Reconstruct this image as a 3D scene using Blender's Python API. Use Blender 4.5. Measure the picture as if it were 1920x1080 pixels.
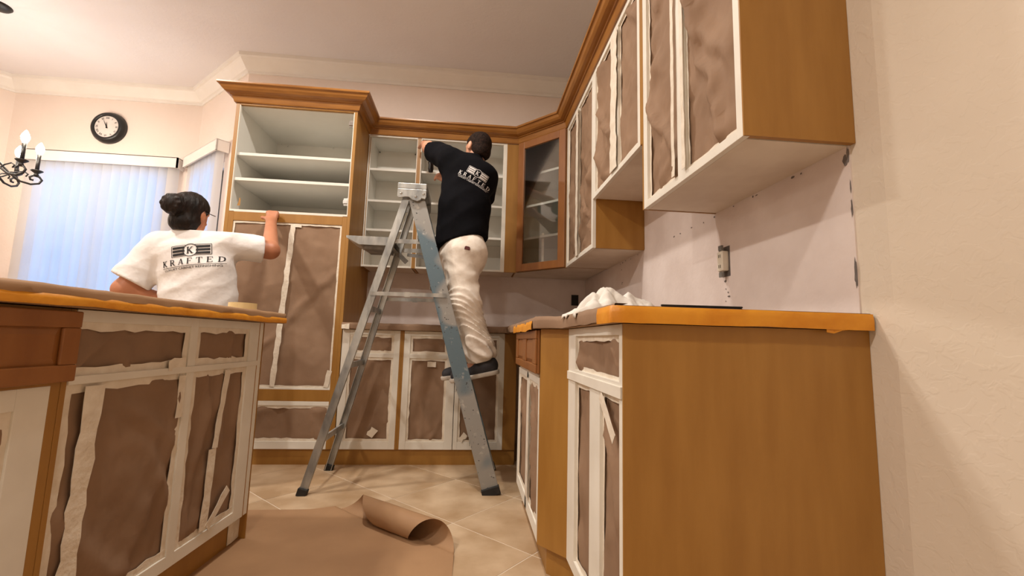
import bpy, bmesh, math, random
import numpy as np
from mathutils import Vector, Matrix, noise
from mathutils.bvhtree import BVHTree

for o in list(bpy.data.objects):
    bpy.data.objects.remove(o, do_unlink=True)
scene = bpy.context.scene
C = scene.collection
PI = math.pi

# ------------------------------------------------------------------ camera
CAM = np.array([0.0, 0.0, 0.8277])
F, YAW, PITCH, ROLL = 827.71, .0929, .1187, -.027
cy_, sy_, cp_, sp_, cr_, sr_ = math.cos(YAW), math.sin(YAW), math.cos(PITCH), math.sin(PITCH), math.cos(ROLL), math.sin(ROLL)
_x = np.array([cy_, -sy_, 0]); _u = np.array([-sp_*sy_, -sp_*cy_, cp_]); _d = np.array([cp_*sy_, cp_*cy_, sp_])
AX = cr_*_x - sr_*_u
BX = sr_*_x + cr_*_u
cam = bpy.data.cameras.new('camera'); cam.sensor_width = 36; cam.sensor_fit = 'HORIZONTAL'
cam.lens = F/1920*36; cam.clip_start = .05
camo = bpy.data.objects.new('camera', cam); C.objects.link(camo)
M = Matrix.Identity(4)
for i in range(3):
    M[i][0] = AX[i]; M[i][1] = BX[i]; M[i][2] = -_d[i]; M[i][3] = CAM[i]
camo.matrix_world = M
scene.camera = camo

def at(px, py, Y):
    """world point at depth Y seen at a pixel of the photograph (used for measuring the place)"""
    d = (px-960)/F*AX - (py-540)/F*BX + _d
    return CAM + d*(Y/d[1])

# ------------------------------------------------------------------ view, world, large lights
vs = scene.view_settings
vs.view_transform = 'Standard'; vs.look = 'None'; vs.gamma = 1; vs.use_curve_mapping = False
vs.exposure = 0.35
world = bpy.data.worlds.new('sky'); scene.world = world
world.use_nodes = True
bg = world.node_tree.nodes['Background']
bg.inputs[0].default_value = (.12, .43, 1.0, 1); bg.inputs[1].default_value = 2.7

CEIL = 3.13
DOWNLIGHTS = [(-.60, 2.10, 24), (-2.35, 1.9, 30), (-.55, -.3, 15), (-2.3, -.2, 36), (-3.9, -.2, 14)]
WARM = (1.0, .92, .82)

# ------------------------------------------------------------------ materials
def new_mat(name):
    m = bpy.data.materials.new(name); m.use_nodes = True
    nt = m.node_tree
    return m, nt, nt.nodes['Principled BSDF']

def N(nt, typ, **kw):
    n = nt.nodes.new(typ)
    for k, v in kw.items():
        if k.startswith('i_'):
            n.inputs[k[2:].replace('_', ' ')].default_value = v
        else:
            setattr(n, k, v)
    return n

def srgb(r, g, b):
    f = lambda c: (c/255/12.92) if c/255 <= .04045 else ((c/255+.055)/1.055)**2.4
    return (f(r), f(g), f(b), 1)

def noisy(name, c1, c2, scale=8, stretch=(1, 1, 1), rough=.6, bump=0., bscale=60, lo=.35, hi=.65, detail=4, metal=0., dist=.02, spec=None, random_shift=False):
    m, nt, p = new_mat(name)
    tc = N(nt, 'ShaderNodeTexCoord'); mp = N(nt, 'ShaderNodeMapping')
    mp.inputs['Scale'].default_value = stretch
    nt.links.new(tc.outputs['Object'], mp.inputs[0])
    src = mp.outputs[0]
    if random_shift:
        oi = N(nt, 'ShaderNodeObjectInfo'); ad = N(nt, 'ShaderNodeVectorMath', operation='MULTIPLY_ADD')
        cmb = N(nt, 'ShaderNodeCombineXYZ')
        for k in range(3): nt.links.new(oi.outputs['Random'], cmb.inputs[k])
        ad.inputs[1].default_value = (37, 53, 11)
        nt.links.new(cmb.outputs[0], ad.inputs[0]); nt.links.new(src, ad.inputs[2]); src = ad.outputs[0]
    nz = N(nt, 'ShaderNodeTexNoise'); nz.inputs['Scale'].default_value = scale; nz.inputs['Detail'].default_value = detail
    nt.links.new(src, nz.inputs['Vector'])
    cr = N(nt, 'ShaderNodeValToRGB')
    cr.color_ramp.elements[0].position = lo; cr.color_ramp.elements[0].color = c1
    cr.color_ramp.elements[1].position = hi; cr.color_ramp.elements[1].color = c2
    nt.links.new(nz.outputs['Fac'], cr.inputs[0]); nt.links.new(cr.outputs[0], p.inputs['Base Color'])
    p.inputs['Roughness'].default_value = rough; p.inputs['Metallic'].default_value = metal
    if spec is not None: p.inputs['Specular IOR Level'].default_value = spec
    if bump:
        n2 = N(nt, 'ShaderNodeTexNoise'); n2.inputs['Scale'].default_value = bscale; n2.inputs['Detail'].default_value = 3
        nt.links.new(src, n2.inputs['Vector'])
        b = N(nt, 'ShaderNodeBump'); b.inputs['Strength'].default_value = bump; b.inputs['Distance'].default_value = dist
        nt.links.new(n2.outputs['Fac'], b.inputs['Height']); nt.links.new(b.outputs[0], p.inputs['Normal'])
    return m

def emis(name, col, strength):
    m, nt, p = new_mat(name)
    p.inputs['Base Color'].default_value = col
    p.inputs['Emission Color'].default_value = col; p.inputs['Emission Strength'].default_value = strength
    return m

MT = {}
MT['wood_v'] = noisy('maple_vertical', srgb(156, 110, 46), srgb(167, 121, 55), 3.5, (5, 5, .8), .45, .03, 120)
MT['wood_h'] = noisy('maple_crown', srgb(142, 92, 38), srgb(160, 108, 48), 5, (1.2, 1.2, 10), .32, .03, 90)
MT['wood_red'] = noisy('cherry_drawer', srgb(138, 86, 40), srgb(150, 97, 48), 5, (4, 1, 1), .4, .03, 90)
MT['white'] = noisy('white_primer', srgb(226, 221, 210), srgb(236, 232, 222), 6, rough=.5)
MT['interior'] = noisy('white_melamine', srgb(222, 220, 212), srgb(230, 228, 221), 3, rough=.45)
MT['underside'] = noisy('cream_underside', srgb(216, 203, 188), srgb(228, 217, 203), 7, rough=.6)
MT['paper'] = noisy('kraft_masking_paper', srgb(138, 111, 89), srgb(152, 124, 101), 5, rough=.75, spec=.25, bump=.12, bscale=14)
MT['floor_paper'] = noisy('kraft_floor_paper', srgb(158, 122, 88), srgb(170, 133, 97), 4, rough=.7, bump=.03, bscale=40)
MT['tape'] = noisy('cream_masking_tape', srgb(224, 212, 194), srgb(236, 227, 212), 25, rough=.6, bump=.15, bscale=70)
MT['orange'] = noisy('orange_tape', srgb(208, 132, 18), srgb(224, 152, 36), 12, rough=.5, bump=.2, bscale=22)
def wall_mat(name, c1, c2, strength, scale=28):
    m, nt, p = new_mat(name)
    tc = N(nt, 'ShaderNodeTexCoord')
    nz = N(nt, 'ShaderNodeTexNoise'); nz.inputs['Scale'].default_value = 2.0
    nt.links.new(tc.outputs['Object'], nz.inputs['Vector'])
    cr = N(nt, 'ShaderNodeValToRGB'); cr.color_ramp.elements[0].color = c1; cr.color_ramp.elements[1].color = c2
    cr.color_ramp.elements[0].position = .35; cr.color_ramp.elements[1].position = .65
    nt.links.new(nz.outputs['Fac'], cr.inputs[0]); nt.links.new(cr.outputs[0], p.inputs['Base Color'])
    n2 = N(nt, 'ShaderNodeTexNoise'); n2.inputs['Scale'].default_value = scale; n2.inputs['Detail'].default_value = 2; n2.inputs['Distortion'].default_value = .6
    nt.links.new(tc.outputs['Object'], n2.inputs['Vector'])
    r2 = N(nt, 'ShaderNodeValToRGB'); r2.color_ramp.elements[0].position = .47; r2.color_ramp.elements[1].position = .56
    nt.links.new(n2.outputs['Fac'], r2.inputs[0])
    b = N(nt, 'ShaderNodeBump'); b.inputs['Strength'].default_value = strength; b.inputs['Distance'].default_value = .003
    nt.links.new(r2.outputs[0], b.inputs['Height']); nt.links.new(b.outputs[0], p.inputs['Normal'])
    p.inputs['Roughness'].default_value = .75
    return m
MT['wall'] = wall_mat('cream_knockdown_wall', srgb(218, 206, 189), srgb(225, 213, 197), .14, 36)
MT['wall_nook'] = wall_mat('pale_cream_wall', srgb(230, 214, 204), srgb(234, 219, 210), .15)
MT['ceiling'] = wall_mat('white_ceiling', srgb(225, 219, 220), srgb(229, 224, 225), .12)
MT['trim'] = noisy('white_trim_paint', srgb(230, 224, 218), srgb(235, 230, 225), 4, rough=.4)
MT['plaster'] = noisy('scraped_white_plaster', srgb(214, 200, 194), srgb(232, 221, 217), 3.5, rough=.8, bump=.25, bscale=35, dist=.006)
MT['grey_patch'] = noisy('torn_grey_board', srgb(92, 86, 84), srgb(128, 120, 116), 20, rough=.9)
MT['tile'] = noisy('beige_stone_tile', srgb(178, 148, 114), srgb(212, 187, 156), 4.5, rough=.38, bump=.03, bscale=30, random_shift=True, detail=6)
MT['grout'] = noisy('pale_grout', srgb(226, 212, 192), srgb(234, 221, 203), 20, rough=.9)
MT['alu'] = noisy('worn_aluminium', srgb(138, 140, 140), srgb(188, 188, 184), 16, (1, 1, .35), .42, .1, 60, metal=.55)
MT['alu_dark'] = noisy('shaded_aluminium_and_screws', srgb(112, 112, 112), srgb(146, 145, 142), 18, rough=.5, metal=.5)  # darker aluminium with shade put into its colour; also colours the screws
MT['rubber'] = noisy('black_rubber', srgb(24, 23, 23), srgb(36, 34, 33), 20, rough=.7)
MT['iron'] = noisy('black_iron', srgb(20, 18, 19), srgb(34, 31, 31), 20, rough=.45)
MT['black'] = noisy('black_plastic', srgb(18, 17, 18), srgb(28, 27, 28), 10, rough=.35)
MT['clock_face'] = noisy('ivory_clock_face', srgb(214, 205, 200), srgb(224, 216, 211), 6, rough=.5)
MT['chrome'] = noisy('nickel_hinge', srgb(170, 168, 164), srgb(204, 202, 198), 20, rough=.25, metal=.9)
MT['ivory'] = noisy('ivory_outlet', srgb(216, 208, 192), srgb(226, 219, 204), 20, rough=.4)
MT['shirt_white'] = noisy('white_cotton', srgb(224, 220, 219), srgb(234, 231, 230), 12, rough=.85, bump=.3, bscale=11, dist=.03)
MT['shirt_black'] = noisy('black_cotton', srgb(9, 9, 13), srgb(14, 14, 19), 12, rough=.9, spec=.1, bump=.15, bscale=14)
MT['pants'] = noisy('paint_stained_canvas', srgb(204, 190, 176), srgb(234, 225, 214), 11, rough=.85, bump=.25, bscale=16, lo=.3, hi=.55)
MT['denim'] = noisy('grey_work_trousers', srgb(80, 78, 82), srgb(98, 96, 100), 11, rough=.85)
MT['skin_m'] = noisy('skin_tan', srgb(196, 140, 112), srgb(206, 152, 124), 10, rough=.5)
MT['skin_w'] = noisy('skin_brown', srgb(178, 116, 84), srgb(192, 130, 98), 10, rough=.5)
MT['hair_m'] = noisy('short_dark_hair', srgb(20, 13, 10), srgb(46, 31, 24), 90, rough=.8, spec=.15, bump=.4, bscale=140)
MT['hair_w'] = noisy('dark_brown_hair', srgb(12, 7, 5), srgb(32, 19, 13), 30, (1, 1, .3), .55, .5, 45, spec=.25)
MT['cloth'] = noisy('white_rag', srgb(226, 221, 213), srgb(236, 232, 226), 10, rough=.85, bump=.15, bscale=18)
MT['print_black'] = noisy('black_print', srgb(22, 20, 22), srgb(30, 28, 30), 40, rough=.8)
MT['print_white'] = noisy('white_print', srgb(208, 206, 206), srgb(226, 224, 224), 40, rough=.8)
MT['shoe'] = noisy('charcoal_shoe', srgb(36, 36, 41), srgb(56, 56, 62), 20, rough=.7)
MT['sole'] = noisy('pale_rubber_sole', srgb(190, 182, 172), srgb(206, 199, 189), 20, rough=.7)
MT['tape_roll'] = noisy('pale_yellow_tape', srgb(226, 205, 150), srgb(234, 214, 164), 20, rough=.55)
MT['red'] = noisy('dark_red_badge', srgb(70, 26, 28), srgb(96, 34, 34), 60, rough=.6)
MT['bulb'] = emis('glowing_bulb', (1, .86, .66, 1), 60)
MT['can_glow'] = emis('downlight_lens', (1, .82, .6, 1), 12)

def rail_mat():
    # ladder rail: blue-grey paint with aluminium wear and splatter with shapes of their own
    m, nt, p = new_mat('paint_spattered_rail')
    tc = N(nt, 'ShaderNodeTexCoord')
    def nz(scale, det=4):
        n = N(nt, 'ShaderNodeTexNoise'); n.inputs['Scale'].default_value = scale; n.inputs['Detail'].default_value = det
        nt.links.new(tc.outputs['Object'], n.inputs['Vector']); return n
    def ramp(src, a, b, ca, cb):
        r = N(nt, 'ShaderNodeValToRGB'); r.color_ramp.elements[0].position = a; r.color_ramp.elements[1].position = b
        r.color_ramp.elements[0].color = ca; r.color_ramp.elements[1].color = cb
        nt.links.new(src.outputs['Fac'], r.inputs[0]); return r
    base = ramp(nz(2.6, 2), .47, .53, srgb(98, 118, 130), srgb(152, 151, 148))
    sp = ramp(nz(26, 7), .62, .80, (0, 0, 0, 1), (1, 1, 1, 1))
    mx = N(nt, 'ShaderNodeMixRGB'); mx.inputs['Color2'].default_value = srgb(206, 202, 196)
    nt.links.new(sp.outputs[0], mx.inputs['Fac']); nt.links.new(base.outputs[0], mx.inputs['Color1'])
    sp2 = ramp(nz(60, 2), .68, .71, (0, 0, 0, 1), (1, 1, 1, 1))
    mx2 = N(nt, 'ShaderNodeMixRGB'); mx2.inputs['Color2'].default_value = srgb(70, 70, 72)
    nt.links.new(sp2.outputs[0], mx2.inputs['Fac']); nt.links.new(mx.outputs[0], mx2.inputs['Color1'])
    nt.links.new(mx2.outputs[0], p.inputs['Base Color'])
    p.inputs['Roughness'].default_value = .45; p.inputs['Metallic'].default_value = .25
    return m
MT['rail'] = rail_mat()

def glass_mat():
    m = bpy.data.materials.new('clear_glass'); m.use_nodes = True; nt = m.node_tree; nt.nodes.clear()
    out = N(nt, 'ShaderNodeOutputMaterial'); mix = N(nt, 'ShaderNodeMixShader'); fr = N(nt, 'ShaderNodeFresnel'); fr.inputs[0].default_value = 1.5
    tr = N(nt, 'ShaderNodeBsdfTransparent'); tr.inputs[0].default_value = (.95, .96, .95, 1)
    gl = N(nt, 'ShaderNodeBsdfGlossy'); gl.inputs['Roughness'].default_value = .04
    nt.links.new(fr.outputs[0], mix.inputs[0]); nt.links.new(tr.outputs[0], mix.inputs[1]); nt.links.new(gl.outputs[0], mix.inputs[2])
    nt.links.new(mix.outputs[0], out.inputs[0]); return m
MT['glass'] = glass_mat()

def blind_mat():
    m = bpy.data.materials.new('translucent_vinyl_slat'); m.use_nodes = True; nt = m.node_tree; nt.nodes.clear()
    out = N(nt, 'ShaderNodeOutputMaterial'); mix = N(nt, 'ShaderNodeMixShader'); mix.inputs[0].default_value = .36
    tr = N(nt, 'ShaderNodeBsdfTranslucent'); tr.inputs[0].default_value = (.86, .86, .86, 1)
    df = N(nt, 'ShaderNodeBsdfDiffuse'); df.inputs[0].default_value = (.84, .82, .80, 1)
    nt.links.new(tr.outputs[0], mix.inputs[1]); nt.links.new(df.outputs[0], mix.inputs[2]); nt.links.new(mix.outputs[0], out.inputs[0]); return m
MT['blind'] = blind_mat()

# ------------------------------------------------------------------ mesh helpers
class MB:
    def __init__(s): s.v = []; s.f = []
    def add(s, v, f):
        k = len(s.v); s.v += [tuple(map(float, p)) for p in v]; s.f += [tuple(i+k for i in q) for q in f]; return s
    def box(s, x0, x1, y0, y1, z0, z1):
        return s.add([(x0,y0,z0),(x1,y0,z0),(x1,y1,z0),(x0,y1,z0),(x0,y0,z1),(x1,y0,z1),(x1,y1,z1),(x0,y1,z1)],
                     [(0,3,2,1),(4,5,6,7),(0,1,5,4),(1,2,6,5),(2,3,7,6),(3,0,4,7)])
    def beam(s, a, b, w, t, up=(0, 1, 0)):
        """bar from a to b; t along 'up'-ish, w across"""
        a = Vector(a); b = Vector(b); d = (b-a).normalized(); n = Vector(up); n = (n - d*n.dot(d)).normalized(); q = d.cross(n)
        v = []
        for p in (a, b):
            for (i, j) in ((-1,-1),(1,-1),(1,1),(-1,1)): v.append(p + q*(i*w/2) + n*(j*t/2))
        return s.add(v, [(0,3,2,1),(4,5,6,7),(0,1,5,4),(1,2,6,5),(2,3,7,6),(3,0,4,7)])
    def tube(s, pts, r, n=8, closed=False):
        pts = [Vector(p) for p in pts]; m = len(pts); rings = []
        rr = r if isinstance(r, (list, tuple)) else [r]*m
        prev = None
        for i, p in enumerate(pts):
            a = pts[(i-1) % m] if (closed or i > 0) else p; b = pts[(i+1) % m] if (closed or i < m-1) else p
            t = (b-a).normalized()
            ref = prev if prev is not None else (Vector((0,0,1)) if abs(t.z) < .9 else Vector((1,0,0)))
            x = (ref - t*ref.dot(t)).normalized(); y = t.cross(x); prev = x
            rings.append([p + (x*math.cos(2*PI*k/n) + y*math.sin(2*PI*k/n))*rr[i] for k in range(n)])
        v = [q for r_ in rings for q in r_]; f = []
        for i in range(m if closed else m-1):
            j = (i+1) % m
            for k in range(n): f.append((i*n+k, i*n+(k+1)%n, j*n+(k+1)%n, j*n+k))
        if not closed: f += [tuple(range(n))[::-1], tuple((m-1)*n+k for k in range(n))]
        return s.add(v, f)
    def lathe(s, prof, n=24, c=(0,0,0)):
        v = []; f = []; m = len(prof)
        for i in range(n):
            a = 2*PI*i/n
            for (r, z) in prof: v.append((c[0]+r*math.cos(a), c[1]+r*math.sin(a), c[2]+z))
        for i in range(n):
            j = (i+1) % n
            for k in range(m-1): f.append((i*m+k, j*m+k, j*m+k+1, i*m+k+1))
        return s.add(v, f)
    def prism(s, poly, z0, z1):
        n = len(poly)
        return s.add([(x,y,z0) for x,y in poly]+[(x,y,z1) for x,y in poly], [tuple(range(n))[::-1], tuple(range(n,2*n))]+[(i,(i+1)%n,(i+1)%n+n,i+n) for i in range(n)])
    def sweep(s, path, prof, z0=0):
        """prof (offset to the right of travel, z) swept with mitres along an open XY path"""
        n = len(path); m = len(prof); P = [Vector(p) for p in path]
        dirs = [(P[i+1]-P[i]).normalized() for i in range(n-1)]
        for i in range(n):
            if i == 0: d = dirs[0]; q = Vector((d.y, -d.x))
            elif i == n-1: d = dirs[-1]; q = Vector((d.y, -d.x))
            else:
                a = Vector((dirs[i-1].y, -dirs[i-1].x)); b = Vector((dirs[i].y, -dirs[i].x)); q = (a+b).normalized(); q = q / q.dot(a)
            s.v += [(P[i].x+q.x*o, P[i].y+q.y*o, z0+z) for o, z in prof]
        k = len(s.v)-n*m
        for i in range(n-1):
            for j in range(m):
                s.f.append((k+i*m+j, k+i*m+(j+1)%m, k+(i+1)*m+(j+1)%m, k+(i+1)*m+j))
        s.f += [tuple(k+j for j in range(m))[::-1], tuple(k+(n-1)*m+j for j in range(m))]
        return s
    def mesh(s, name):
        me = bpy.data.meshes.new(name); me.from_pydata(s.v, [], s.f); me.validate(); me.update()
        bm = bmesh.new(); bm.from_mesh(me); bmesh.ops.recalc_face_normals(bm, faces=bm.faces); bm.to_mesh(me); bm.free()
        return me

def obj(name, mb, mat, parent=None, smooth=False, label=None, bevel=0):
    me = mb if isinstance(mb, bpy.types.Mesh) else mb.mesh(name)
    if not me.materials: me.materials.append(MT[mat] if isinstance(mat, str) else mat)
    if smooth:
        me.polygons.foreach_set('use_smooth', [True]*len(me.polygons))
    o = bpy.data.objects.new(name, me); C.objects.link(o)
    if parent: o.parent = parent
    if label: o['label'] = label
    if bevel:
        b = o.modifiers.new('bevel', 'BEVEL'); b.width = bevel; b.segments = 2; b.limit_method = 'ANGLE'
    return o

def tag(o, label, cat, group=None):
    o['label'] = label; o['category'] = cat
    if group: o['group'] = group
    return o

def thing(name, label, cat, loc=(0,0,0), rz=0, group=None):
    o = bpy.data.objects.new(name, None); C.objects.link(o); o.empty_display_size = .05
    o.location = loc; o.rotation_euler = (0, 0, rz)
    return tag(o, label, cat, group)

def struct(name, mb, mat, label, parent=None, smooth=False):
    o = obj(name, mb, mat, parent, smooth)
    if parent is None: o['kind'] = 'structure'; o['label'] = label; o['category'] = name.split('_')[0]
    return o

def box(*a): return MB().box(*a)

# ------------------------------------------------------------------ the room
XR, YB = .975, 3.68
NK = [(-1.93, 3.68), (-2.65, 4.31), (-4.30, 4.31), (-4.98, 3.63)]        # corners of the bay nook
BEND = (XR, .93)
RF = (XR+3.33*math.tan(math.radians(14)), -2.4)
# floor
fl = struct('floor', MB().box(-5.1, 2.1, -2.5, 4.45, -.08, -.0012), 'grout', 'beige tiled kitchen floor laid diagonally')
def clip(poly, axis, lim, keep_less):
    out = []
    for i in range(len(poly)):
        a, b = poly[i], poly[(i+1) % len(poly)]
        ia = (a[axis] <= lim) == keep_less; ib = (b[axis] <= lim) == keep_less
        if ia: out.append(a)
        if ia != ib:
            t = (lim-a[axis])/(b[axis]-a[axis]); out.append((a[0]+t*(b[0]-a[0]), a[1]+t*(b[1]-a[1])))
    return out
PT, GAP, TA = .447, .005, math.radians(-44.5)
e1 = (math.cos(TA), math.sin(TA)); e2 = (-math.sin(TA), math.cos(TA))
h = PT/2-GAP/2
tile_mesh = MB().prism([(-h*e1[0]-h*e2[0], -h*e1[1]-h*e2[1]), (h*e1[0]-h*e2[0], h*e1[1]-h*e2[1]), (h*e1[0]+h*e2[0], h*e1[1]+h*e2[1]), (-h*e1[0]+h*e2[0], -h*e1[1]+h*e2[1])], -.006, 0).mesh('tile')
tile_mesh.materials.append(MT['tile'])
for i in range(-14, 15):
    for j in range(-14, 15):
        cx = -.362 + (i+.5)*PT*e1[0] + (j+.5)*PT*e2[0]; cy = 2.441 + (i+.5)*PT*e1[1] + (j+.5)*PT*e2[1]
        if not (-4.9 < cx < 1.2 and -1.2 < cy < 4.3): continue
        inside = cx+.33 < XR and cy+.33 < 3.66 and cx-.33 > -4.9
        if inside:
            o = bpy.data.objects.new('tile', tile_mesh); C.objects.link(o); o.location = (cx, cy, 0)
        else:
            poly = [(cx+a*h*e1[0]+b*h*e2[0], cy+a*h*e1[1]+b*h*e2[1]) for a, b in ((-1,-1),(1,-1),(1,1),(-1,1))]
            poly = clip(clip(clip(poly, 0, XR-.002, True), 1, 4.30 if cx < -2.6 else 3.675, True), 0, -4.9, False)
            if len(poly) < 3: continue
            o = obj('tile', MB().prism(poly, -.006, 0), 'tile')
        o.parent = fl
struct('ceiling', MB().box(-5.1, 2.1, -2.5, 4.5, CEIL, CEIL+.1), 'ceiling', 'smooth white ceiling over kitchen and nook')
struct('wall_back', MB().box(NK[0][0], XR+.1, YB, YB+.1, 0, CEIL), 'wall_nook', 'cream wall behind the cabinets')
struct('wall_right', MB().box(XR, XR+.1, BEND[1], YB, 0, CEIL), 'wall', 'textured cream wall carrying the right hand cabinets')
def wall_seg(name, a, b, mat, label, th=.1, holes=()):
    """wall from a to b (room on the right of travel a->b is y-), with rectangular holes (s0,s1,z0,z1)"""
    a = Vector(a); b = Vector(b); L = (b-a).length; d = (b-a)/L; q = Vector((-d.y, d.x))
    mb = MB()
    def bx(s0, s1, z0, z1):
        p = [a+d*s0, a+d*s1, a+d*s1+q*th, a+d*s0+q*th]
        mb.prism([(v.x, v.y) for v in p], z0, z1)
    if not holes: bx(0, L, 0, CEIL)
    for (s0, s1, z0, z1) in holes:
        bx(0, s0, 0, CEIL); bx(s1, L, 0, CEIL); bx(s0, s1, 0, z0); bx(s0, s1, z1, CEIL)
    return struct(name, mb, mat, label)
wall_seg('wall_right_front', BEND, RF, 'wall', 'textured cream wall bending away toward the viewer')
nl = math.hypot(NK[1][0]-NK[0][0], NK[1][1]-NK[0][1])
wall_seg('wall_nook_right', NK[1], NK[0], 'wall_nook', 'angled bay wall with narrow blind', holes=[(nl-.90, nl-.30, .35, 2.33)])
wall_seg('wall_nook_center', NK[2], NK[1], 'wall_nook', 'pale bay wall under the clock', holes=[(.30, 1.46, .35, 2.33)])
wall_seg('wall_nook_left', NK[3], NK[2], 'wall_nook', 'pale angled wall at the far left')
struct('wall_left', MB().box(-5.08, -4.98, -2.4, NK[3][1], 0, CEIL), 'wall_nook', 'pale left wall of the room')
struct('wall_front', MB().box(-5.08, RF[0]+.1, -2.5, -2.4, 0, CEIL), 'wall', 'wall behind the viewer')
cprof = [(0, 0), (.012, 0), (.014, .02), (.03, .026), (.05, .05), (.082, .085), (.09, .098), (.105, .102), (.108, .13), (0, .13)]
path = [(NK[3][0], -2.4), NK[3], NK[2], NK[1], NK[0], (XR, YB), (XR, BEND[1])]
struct('trim_1', MB().sweep(path, cprof, CEIL-.13), 'trim', 'white crown moulding where walls meet ceiling')

# scraped plaster where the splashback tiles came off
plr = obj('plaster_patch', MB().box(XR-.004, XR, 1.016, YB-.001, .914, 1.362), 'plaster', bpy.data.objects['wall_right'])
obj('plaster_patch', MB().box(XR-.004, XR, 1.66, 2.378, 1.362, 1.64), 'plaster', bpy.data.objects['wall_right'])
obj('plaster_patch', MB().box(-.845, XR-.004, YB-.004, YB, .914, 1.40), 'plaster', bpy.data.objects['wall_back'])
def blob(cx, cz, w, hh, seed, n=14):
    r = random.Random(seed)
    return [(cx+w/2*math.cos(2*PI*i/n)*r.uniform(.5, 1.1), cz+hh/2*math.sin(2*PI*i/n)*r.uniform(.6, 1.1)) for i in range(n)]
for k, (y, z, w, hh) in enumerate(((1.030, 1.325, .016, .035), (1.020, 1.335, .010, .05), (1.018, 1.19, .006, .06), (1.019, 1.02, .011, .09), (1.018, 1.25, .005, .04))):
    p = blob(y, z, w, hh, k)
    obj('torn_edge', MB().add([(XR-.0055, a, b) for a, b in p], [tuple(range(len(p)))]), 'grey_patch', bpy.data.objects['wall_right'])
r = random.Random(4)
for k in range(26):                         # crumbs of old adhesive along the cabinet line and below the outlet
    if k < 16: y, z = r.uniform(1.1, 2.9), 1.352-r.uniform(0, .008)
    elif k < 21: y, z = 1.585+r.uniform(-.012, .012), r.uniform(.99, 1.08)
    else: y, z = 2.76+r.uniform(-.02, .02), r.uniform(1.2, 1.31)
    p = blob(y, z, r.uniform(.006, .02), r.uniform(.004, .010), k+50, 7)
    obj('adhesive_crumb', MB().add([(XR-.0055, a, b) for a, b in p], [tuple(range(len(p)))]), 'grey_patch', bpy.data.objects['wall_right'])

# windows and blinds
def window(name, a, b, s0, s1, z0, z1):
    a = Vector(a); b = Vector(b); d = (b-a).normalized(); ang = math.atan2(d.y, d.x)
    root = bpy.data.objects.new(name, None); C.objects.link(root); root.location = (a.x, a.y, 0); root.rotation_euler = (0, 0, ang)
    root['kind'] = 'structure'; root['label'] = 'window behind white vertical blinds'; root['category'] = 'window'
    for q in ((s0, s1, z0, z0+.05), (s0, s1, z1-.05, z1), (s0, s0+.05, z0, z1), (s1-.05, s1, z0, z1), ((s0+s1)/2-.02, (s0+s1)/2+.02, z0, z1)):
        obj('window_frame', MB().box(q[0], q[1], .04, .08, q[2], q[3]), 'trim', root)
    obj('pane', MB().box(s0+.05, s1-.05, .058, .062, z0+.05, z1-.05), 'glass', root)
window('window_1', NK[2], NK[1], .30, 1.46, .35, 2.33)
window('window_2', NK[1], NK[0], nl-.90, nl-.30, .35, 2.33)
def blind(a, b, s0, s1, ztop, zbot, n, label, twist):
    a = Vector(a); b = Vector(b); d = (b-a).normalized(); ang = math.atan2(d.y, d.x)
    t = thing('vertical_blind', label, 'blind', (a.x+d.x*s0, a.y+d.y*s0, 0), ang, 'white vertical blinds in the bay')
    L = s1-s0
    v = MB().box(-.02, L+.02, -.105, -.092, ztop-.012, ztop+.085).box(-.02, -.008, -.105, -.005, ztop-.012, ztop+.085).box(L+.008, L+.02, -.105, -.005, ztop-.012, ztop+.085).box(-.02, L+.02, -.105, -.005, ztop+.079, ztop+.085)
    obj('valance', v, 'trim', t)
    obj('headrail', MB().box(0, L, -.07, -.03, ztop+.02, ztop+.06), 'trim', t)
    sm = MB(); w = .089; k = 6
    vs_ = []
    for zz in (zbot, ztop+.03):
        for i in range(k+1):
            u = (i/k-.5)*w; vs_.append((u, -.012*(1-(2*i/k-1)**2), zz))
    sm.add(vs_, [(i, i+1, k+1+i+1, k+1+i) for i in range(k)])
    me = sm.mesh('slat'); me.materials.append(MT['blind']); me.polygons.foreach_set('use_smooth', [True]*len(me.polygons))
    rr = random.Random(n)
    for i in range(n):
        o = bpy.data.objects.new('slat', me); C.objects.link(o); o.parent = t
        o.location = (L*(i+.5)/n, -.05, 0); o.rotation_euler = (0, 0, twist+rr.uniform(-.06, .06))
    return t
blind(NK[2], NK[1], .25, 1.53, 2.345, .40, 16, 'wide white vertical blind glowing blue below the wall clock', math.radians(24))
blind(NK[1], NK[0], nl-.94, nl-.24, 2.36, .40, 9, 'narrow white vertical blind on angled wall beside the tall cabinet', math.radians(24))

# downlights in the kitchen ceiling (behind and above the viewer)
PLACES = ['between the island and the right cabinets', 'beyond the island toward the nook', 'over the viewer', 'to the left behind the viewer', 'by the left wall behind the viewer']
for k, (x, y, e) in enumerate(DOWNLIGHTS):
    t = thing('recessed_light', 'round recessed ceiling downlight '+PLACES[k], 'light', (x, y, CEIL), 0, 'recessed ceiling downlights')
    obj('trim_ring', MB().lathe([(.072, 0), (.074, -.008), (.098, -.006), (.10, 0)], 32), 'trim', t, True)
    obj('lens', MB().lathe([(.0001, -.003), (.073, -.003)], 32), 'can_glow', t)
    L = bpy.data.lights.new('recessed_light', 'AREA'); L.shape = 'DISK'; L.size = .15; L.energy = e; L.color = WARM; L.spread = math.radians(175)
    lo = bpy.data.objects.new('light_source', L); C.objects.link(lo); lo.parent = t; lo.location = (0, 0, -.012)

# ------------------------------------------------------------------ masking paper and tape
def fbm(x, y, z=0.): return noise.fractal(Vector((x, y, z)), 1., 2., 3)

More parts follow.
